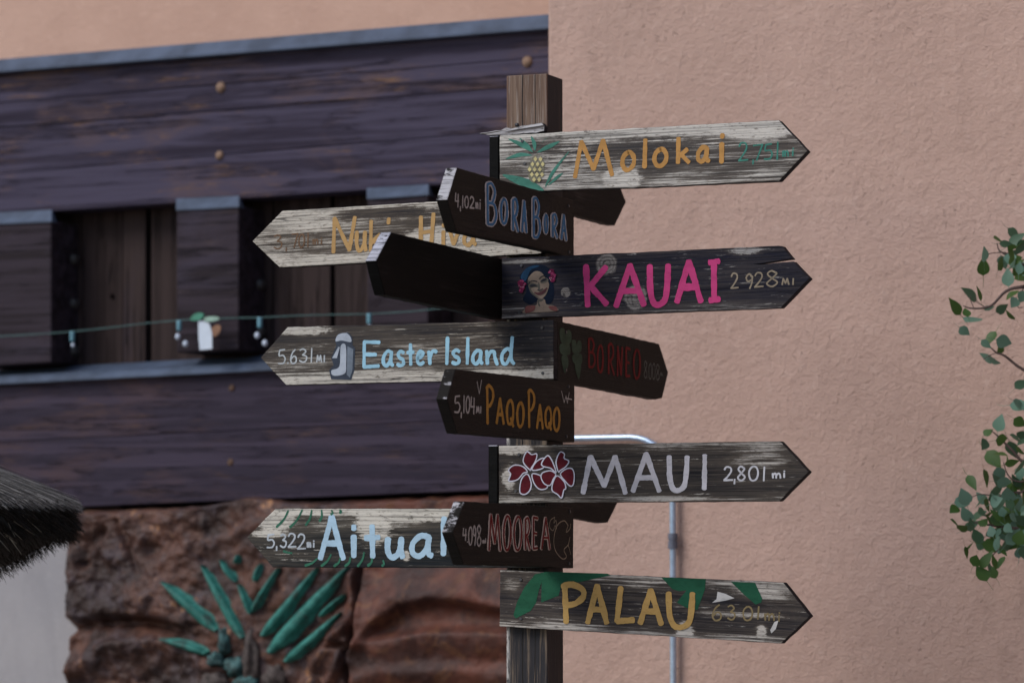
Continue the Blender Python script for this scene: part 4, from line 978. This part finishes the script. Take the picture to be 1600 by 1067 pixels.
for s in range(22000):
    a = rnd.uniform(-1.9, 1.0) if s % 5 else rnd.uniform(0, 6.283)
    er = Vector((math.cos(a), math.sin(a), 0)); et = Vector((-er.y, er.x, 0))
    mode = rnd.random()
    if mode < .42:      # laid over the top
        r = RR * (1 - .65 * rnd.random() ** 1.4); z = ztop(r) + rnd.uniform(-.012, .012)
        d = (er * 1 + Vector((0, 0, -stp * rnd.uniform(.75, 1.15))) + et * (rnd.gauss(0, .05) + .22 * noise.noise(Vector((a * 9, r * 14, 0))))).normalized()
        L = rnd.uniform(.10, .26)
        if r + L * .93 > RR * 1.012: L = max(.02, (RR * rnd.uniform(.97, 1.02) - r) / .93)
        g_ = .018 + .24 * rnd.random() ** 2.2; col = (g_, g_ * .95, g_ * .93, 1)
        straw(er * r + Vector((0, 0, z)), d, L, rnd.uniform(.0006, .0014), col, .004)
    elif mode < .72:    # cut ends round the rim
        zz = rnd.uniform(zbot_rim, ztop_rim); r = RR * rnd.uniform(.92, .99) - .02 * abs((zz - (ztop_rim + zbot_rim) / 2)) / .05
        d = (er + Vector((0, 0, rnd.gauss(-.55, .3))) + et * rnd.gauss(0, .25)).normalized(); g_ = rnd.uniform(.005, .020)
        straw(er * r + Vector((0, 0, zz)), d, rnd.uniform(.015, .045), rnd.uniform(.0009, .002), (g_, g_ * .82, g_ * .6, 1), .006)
    else:               # hanging below
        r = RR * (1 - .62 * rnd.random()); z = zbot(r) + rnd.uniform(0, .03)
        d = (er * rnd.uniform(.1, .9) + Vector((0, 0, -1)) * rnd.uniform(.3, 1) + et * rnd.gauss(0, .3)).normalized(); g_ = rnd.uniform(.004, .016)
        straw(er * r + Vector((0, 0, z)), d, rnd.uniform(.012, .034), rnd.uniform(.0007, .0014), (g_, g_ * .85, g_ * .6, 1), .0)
for (p0, p1) in (((45, 793), (37 + 0, 807)), ((10, 808), (17, 830)), ((62, 880), (76, 896)), ((75, 876), (84, 888))): pass
for a in [rnd.uniform(-2.2, -.3) for _ in range(60)]:   # loose pale stalks on the rim
    er = Vector((math.cos(a), math.sin(a), 0)); et = Vector((-er.y, er.x, 0)); zz = rnd.uniform(zbot_rim - .02, ztop_rim); g_ = rnd.uniform(.12, .32)
    straw(er * RR * .97 + Vector((0, 0, zz)), (er * .5 + et * rnd.uniform(-.3, 1) + Vector((0, 0, -.6))).normalized(), rnd.uniform(.03, .07), .0014, (g_, g_ * .9, g_ * .7, 1), 0)
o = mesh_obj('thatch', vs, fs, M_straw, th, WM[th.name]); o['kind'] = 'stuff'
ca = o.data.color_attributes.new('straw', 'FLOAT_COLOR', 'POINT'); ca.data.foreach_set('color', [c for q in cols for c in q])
tube('pole', [cx * 1 - Vector((0, 0, cx.z)), Vector((cx.x, cx.y, ztop(0) - .05))], .045, mat_plain('pole_wood', (.14, .09, .06), .8, .3, 12), th, 12)

# ------------------------------------------------------------------ eucalyptus at the right edge
EY = 8.75
tr = thing('eucalyptus_tree', (at_depth(1990, 890, EY).x, EY + .15, 0), 'slender tree with round grey green leaves reaching in at the right edge', 'tree')
M_bark = mat_plain('bark', (.075, .050, .045), .8, .35, 40, bump=.4)
M_lf = NB('eucalyptus_leaf')
_oi = M_lf.n('ShaderNodeObjectInfo'); _n = M_lf.noise(M_lf.obj((1, 1, 1)), 60, 4, .6)
_dk = M_lf.mix(_n, (.032, .080, .014), (.060, .125, .026)); _gl = M_lf.mix(_n, (.085, .175, .125), (.130, .240, .175))
_mid = M_lf.mix(_n, (.042, .095, .050), (.068, .135, .078))
_c = M_lf.mix(M_lf.sstep(_oi.outputs['Random'], .36, .38), _dk, M_lf.mix(M_lf.sstep(_oi.outputs['Random'], .62, .64), _mid, _gl))
M_lf.fin(_c, .5, None, .4)
_tl = M_lf.n('ShaderNodeBsdfTranslucent'); M_lf.l(_c, _tl.inputs[0]); _mx = M_lf.n('ShaderNodeMixShader'); _mx.inputs[0].default_value = .3
M_lf.l(M_lf.bs.outputs[0], _mx.inputs[1]); M_lf.l(_tl.outputs[0], _mx.inputs[2]); M_lf.l(_mx.outputs[0], M_lf.out.inputs[0]); M_lf = M_lf.m
leafm = []
for (wd, ln) in ((.36, 1.05), (.42, .98), (.29, 1.1), (.45, .95)):
    N = 7; V, F = [], []
    for i in range(N + 1):
        t = i / N; hw = wd * math.sin(math.pi * min(.985, t ** .72 * .97 + .03)) ** .85 * (1 - .25 * t * t)
        if i == N: hw = .02
        z = -.10 * (t - .4) ** 2
        V += [(-hw, t * ln, z + .16 * hw), (0, t * ln, z), (hw, t * ln, z + .14 * hw)]
        if i:
            a = (i - 1) * 3; F += [(a, a + 1, a + 4, a + 3), (a + 1, a + 2, a + 5, a + 4)]
    q0 = len(V); V += [(-.016, .01, 0), (.016, .01, 0), (.03, -.30, -.03), (.055, -.30, -.03), (.012, -.62, .02), (.030, -.62, .02)]; F += [(q0, q0 + 1, q0 + 3, q0 + 2), (q0 + 2, q0 + 3, q0 + 5, q0 + 4)]
    me = bpy.data.meshes.new('leaf'); me.from_pydata(V, [], F); me.materials.append(M_lf); me.polygons.foreach_set('use_smooth', [True] * len(F)); leafm.append(me)
lr = random.Random(11)
def tleaf(px, py, size, ang=None, Y=None, tilt=None):
    Y = Y if Y is not None else EY + lr.uniform(-.12, .2)
    p = at_depth(px, py, Y); s = size * Y / FPX
    ang = ang if ang is not None else lr.uniform(-2.6, 2.6)
    # leaf blade axis in the picture plane at angle ang (0 = to the left and down), tipped out of it
    axis = Vector((math.cos(ang), lr.uniform(-.7, .7), -math.sin(ang))).normalized()
    nrm = Vector((lr.gauss(0, .8), -1, lr.gauss(.5, 1.2) if tilt is None else tilt)).normalized()
    x = axis.cross(nrm).normalized(); z = x.cross(axis)
    m = Matrix(((x.x, axis.x, z.x, 0), (x.y, axis.y, z.y, 0), (x.z, axis.z, z.z, 0), (0, 0, 0, 1)))
    w_ = Matrix.Translation(p - axis * s * .5) @ m @ Matrix.Scale(s, 4)
    o = bpy.data.objects.new('leaf', lr.choice(leafm)); link(o, tr, w_); return o
z7 = lambda x, y: (1400 + x / 3.555, 340 + y / 3.555); z8 = lambda x, y: (1400 + x / 3.555, 620 + y / 3.555)
L7 = [(570, 125, 20), (610, 147, 20), (650, 165, 17), (655, 95, 26), (490, 200, 26), (485, 272, 28), (580, 257, 27), (640, 215, 26), (645, 258, 24), (690, 165, 26), (622, 332, 28), (690, 290, 34), (705, 340, 26), (670, 120, 28), (408, 426, 32), (462, 424, 22), (330, 497, 30), (438, 568, 36), (390, 525, 17), (383, 632, 20), (520, 502, 18), (590, 503, 22), (645, 429, 26), (655, 475, 20), (635, 541, 20), (702, 442, 22), (525, 672, 27), (500, 702, 18), (602, 689, 27), (576, 735, 18), (497, 777, 26), (547, 793, 25), (695, 925, 24), (692, 1045, 32)]
L8 = [(685, 45, 28), (690, 142, 22), (577, 142, 28), (515, 195, 18), (490, 266, 22), (590, 235, 24), (648, 292, 30), (665, 230, 22), (700, 207, 18), (700, 246, 20), (543, 346, 34), (585, 320, 24), (615, 352, 20), (642, 365, 22), (690, 297, 20), (685, 390, 30), (420, 472, 28), (498, 450, 28), (570, 462, 30), (605, 472, 26), (580, 428, 24), (690, 430, 24), (377, 550, 29), (370, 590, 26), (320, 627, 20), (470, 585, 26), (545, 530, 32), (552, 560, 22), (622, 540, 28), (640, 500, 30), (505, 605, 26), (560, 590, 30), (630, 582, 30), (682, 600, 34), (390, 647, 28), (325, 697, 18), (460, 660, 30), (378, 725, 24), (415, 710, 22), (447, 768, 26), (582, 680, 34), (600, 690, 26), (642, 640, 28), (662, 690, 34), (540, 766, 26), (605, 768, 26), (650, 775, 30), (702, 770, 24), (410, 825, 22), (465, 815, 20), (390, 862, 18), (540, 830, 34), (565, 820, 30), (612, 822, 34), (642, 830, 28), (695, 850, 30), (440, 905, 22), (500, 905, 30), (583, 920, 22), (475, 977, 30), (537, 970, 22), (515, 935, 18), (480, 640, 18), (520, 690, 20), (700, 690, 28), (705, 560, 26), (700, 500, 26), (670, 470, 26)]
for x, y, s in L7: tleaf(*z7(x, y), s * 1.04)
for x, y, s in L8: tleaf(*z8(x, y), s * 1.02)
for _ in range(58): x, y = lr.gauss(630, 65), lr.gauss(680, 110); tleaf(*z8(x, y), lr.uniform(15, 27))
for _ in range(12): tleaf(*z7(lr.gauss(665, 30), lr.gauss(220, 70)), lr.uniform(16, 26))
for _ in range(74): tleaf(lr.uniform(1612, 2080), lr.gauss(640, 190), lr.uniform(22, 34), Y=EY + lr.uniform(-.45, .3))
TP = lambda pts, dy=0: [at_depth(x, y, EY + .03 + dy) for x, y in pts]
tx = at_depth(1990, 890, EY)
trunk_pts = [Vector((tx.x, EY + .15, 0)), Vector((tx.x + .02, EY + .15, .9)), Vector((tx.x - .03, EY + .16, 1.7)), Vector((tx.x + .03, EY + .12, 2.3)), Vector((tx.x, EY + .14, 2.9))]
tube('trunk', trunk_pts, [.05, .043, .035, .025, .012], M_bark, tr, 10)
def branch(pts, r0, r1):
    q = catmull([tuple(p) for p in TP(pts)], False, 4); n = len(q)
    tube('branch', q, [r0 + (r1 - r0) * i / (n - 1) for i in range(n)], M_bark, tr, 6)
branch([(1990, 700), (1880, 560), (1760, 470), (1680, 440), (1600, 448), (1572, 455), (1548, 478), (1520, 482), (1505, 478)], .009, .0016)
branch([(1760, 470), (1690, 430), (1630, 420), (1597, 413), (1580, 402), (1562, 392), (1558, 380)], .006, .0013)
branch([(1597, 413), (1575, 396), (1548, 396), (1535, 402)], .002, .001)
branch([(1990, 720), (1860, 640), (1740, 600), (1650, 595), (1600, 578), (1570, 556), (1557, 551), (1546, 541)], .008, .0014)
branch([(1557, 551), (1545, 556), (1536, 562)], .0013, .001)
branch([(1990, 780), (1850, 760), (1720, 740), (1640, 735), (1600, 722), (1583, 705), (1568, 690), (1558, 680), (1548, 672)], .008, .0013)
branch([(1680, 738), (1620, 748), (1590, 752), (1575, 742), (1568, 722)], .004, .0012)
branch([(1990, 840), (1850, 840), (1720, 826), (1640, 825), (1600, 826), (1560, 822), (1535, 818), (1515, 815)], .009, .0014)
branch([(1600, 768), (1580, 770), (1560, 775), (1530, 772), (1510, 782)], .003, .001)
branch([(1640, 735), (1600, 766), (1590, 772)], .003, .002)
branch([(1600, 826), (1570, 850), (1548, 870), (1535, 890)], .0025, .001)
branch([(1990, 760), (1900, 690), (1800, 560), (1720, 480)], .01, .003)
branch([(1600, 448), (1590, 478), (1598, 480)], .0018, .001); branch([(1522, 482), (1516, 468), (1517, 462)], .0012, .0008); branch([(1540, 480), (1526, 472), (1523, 465)], .0012, .0008)
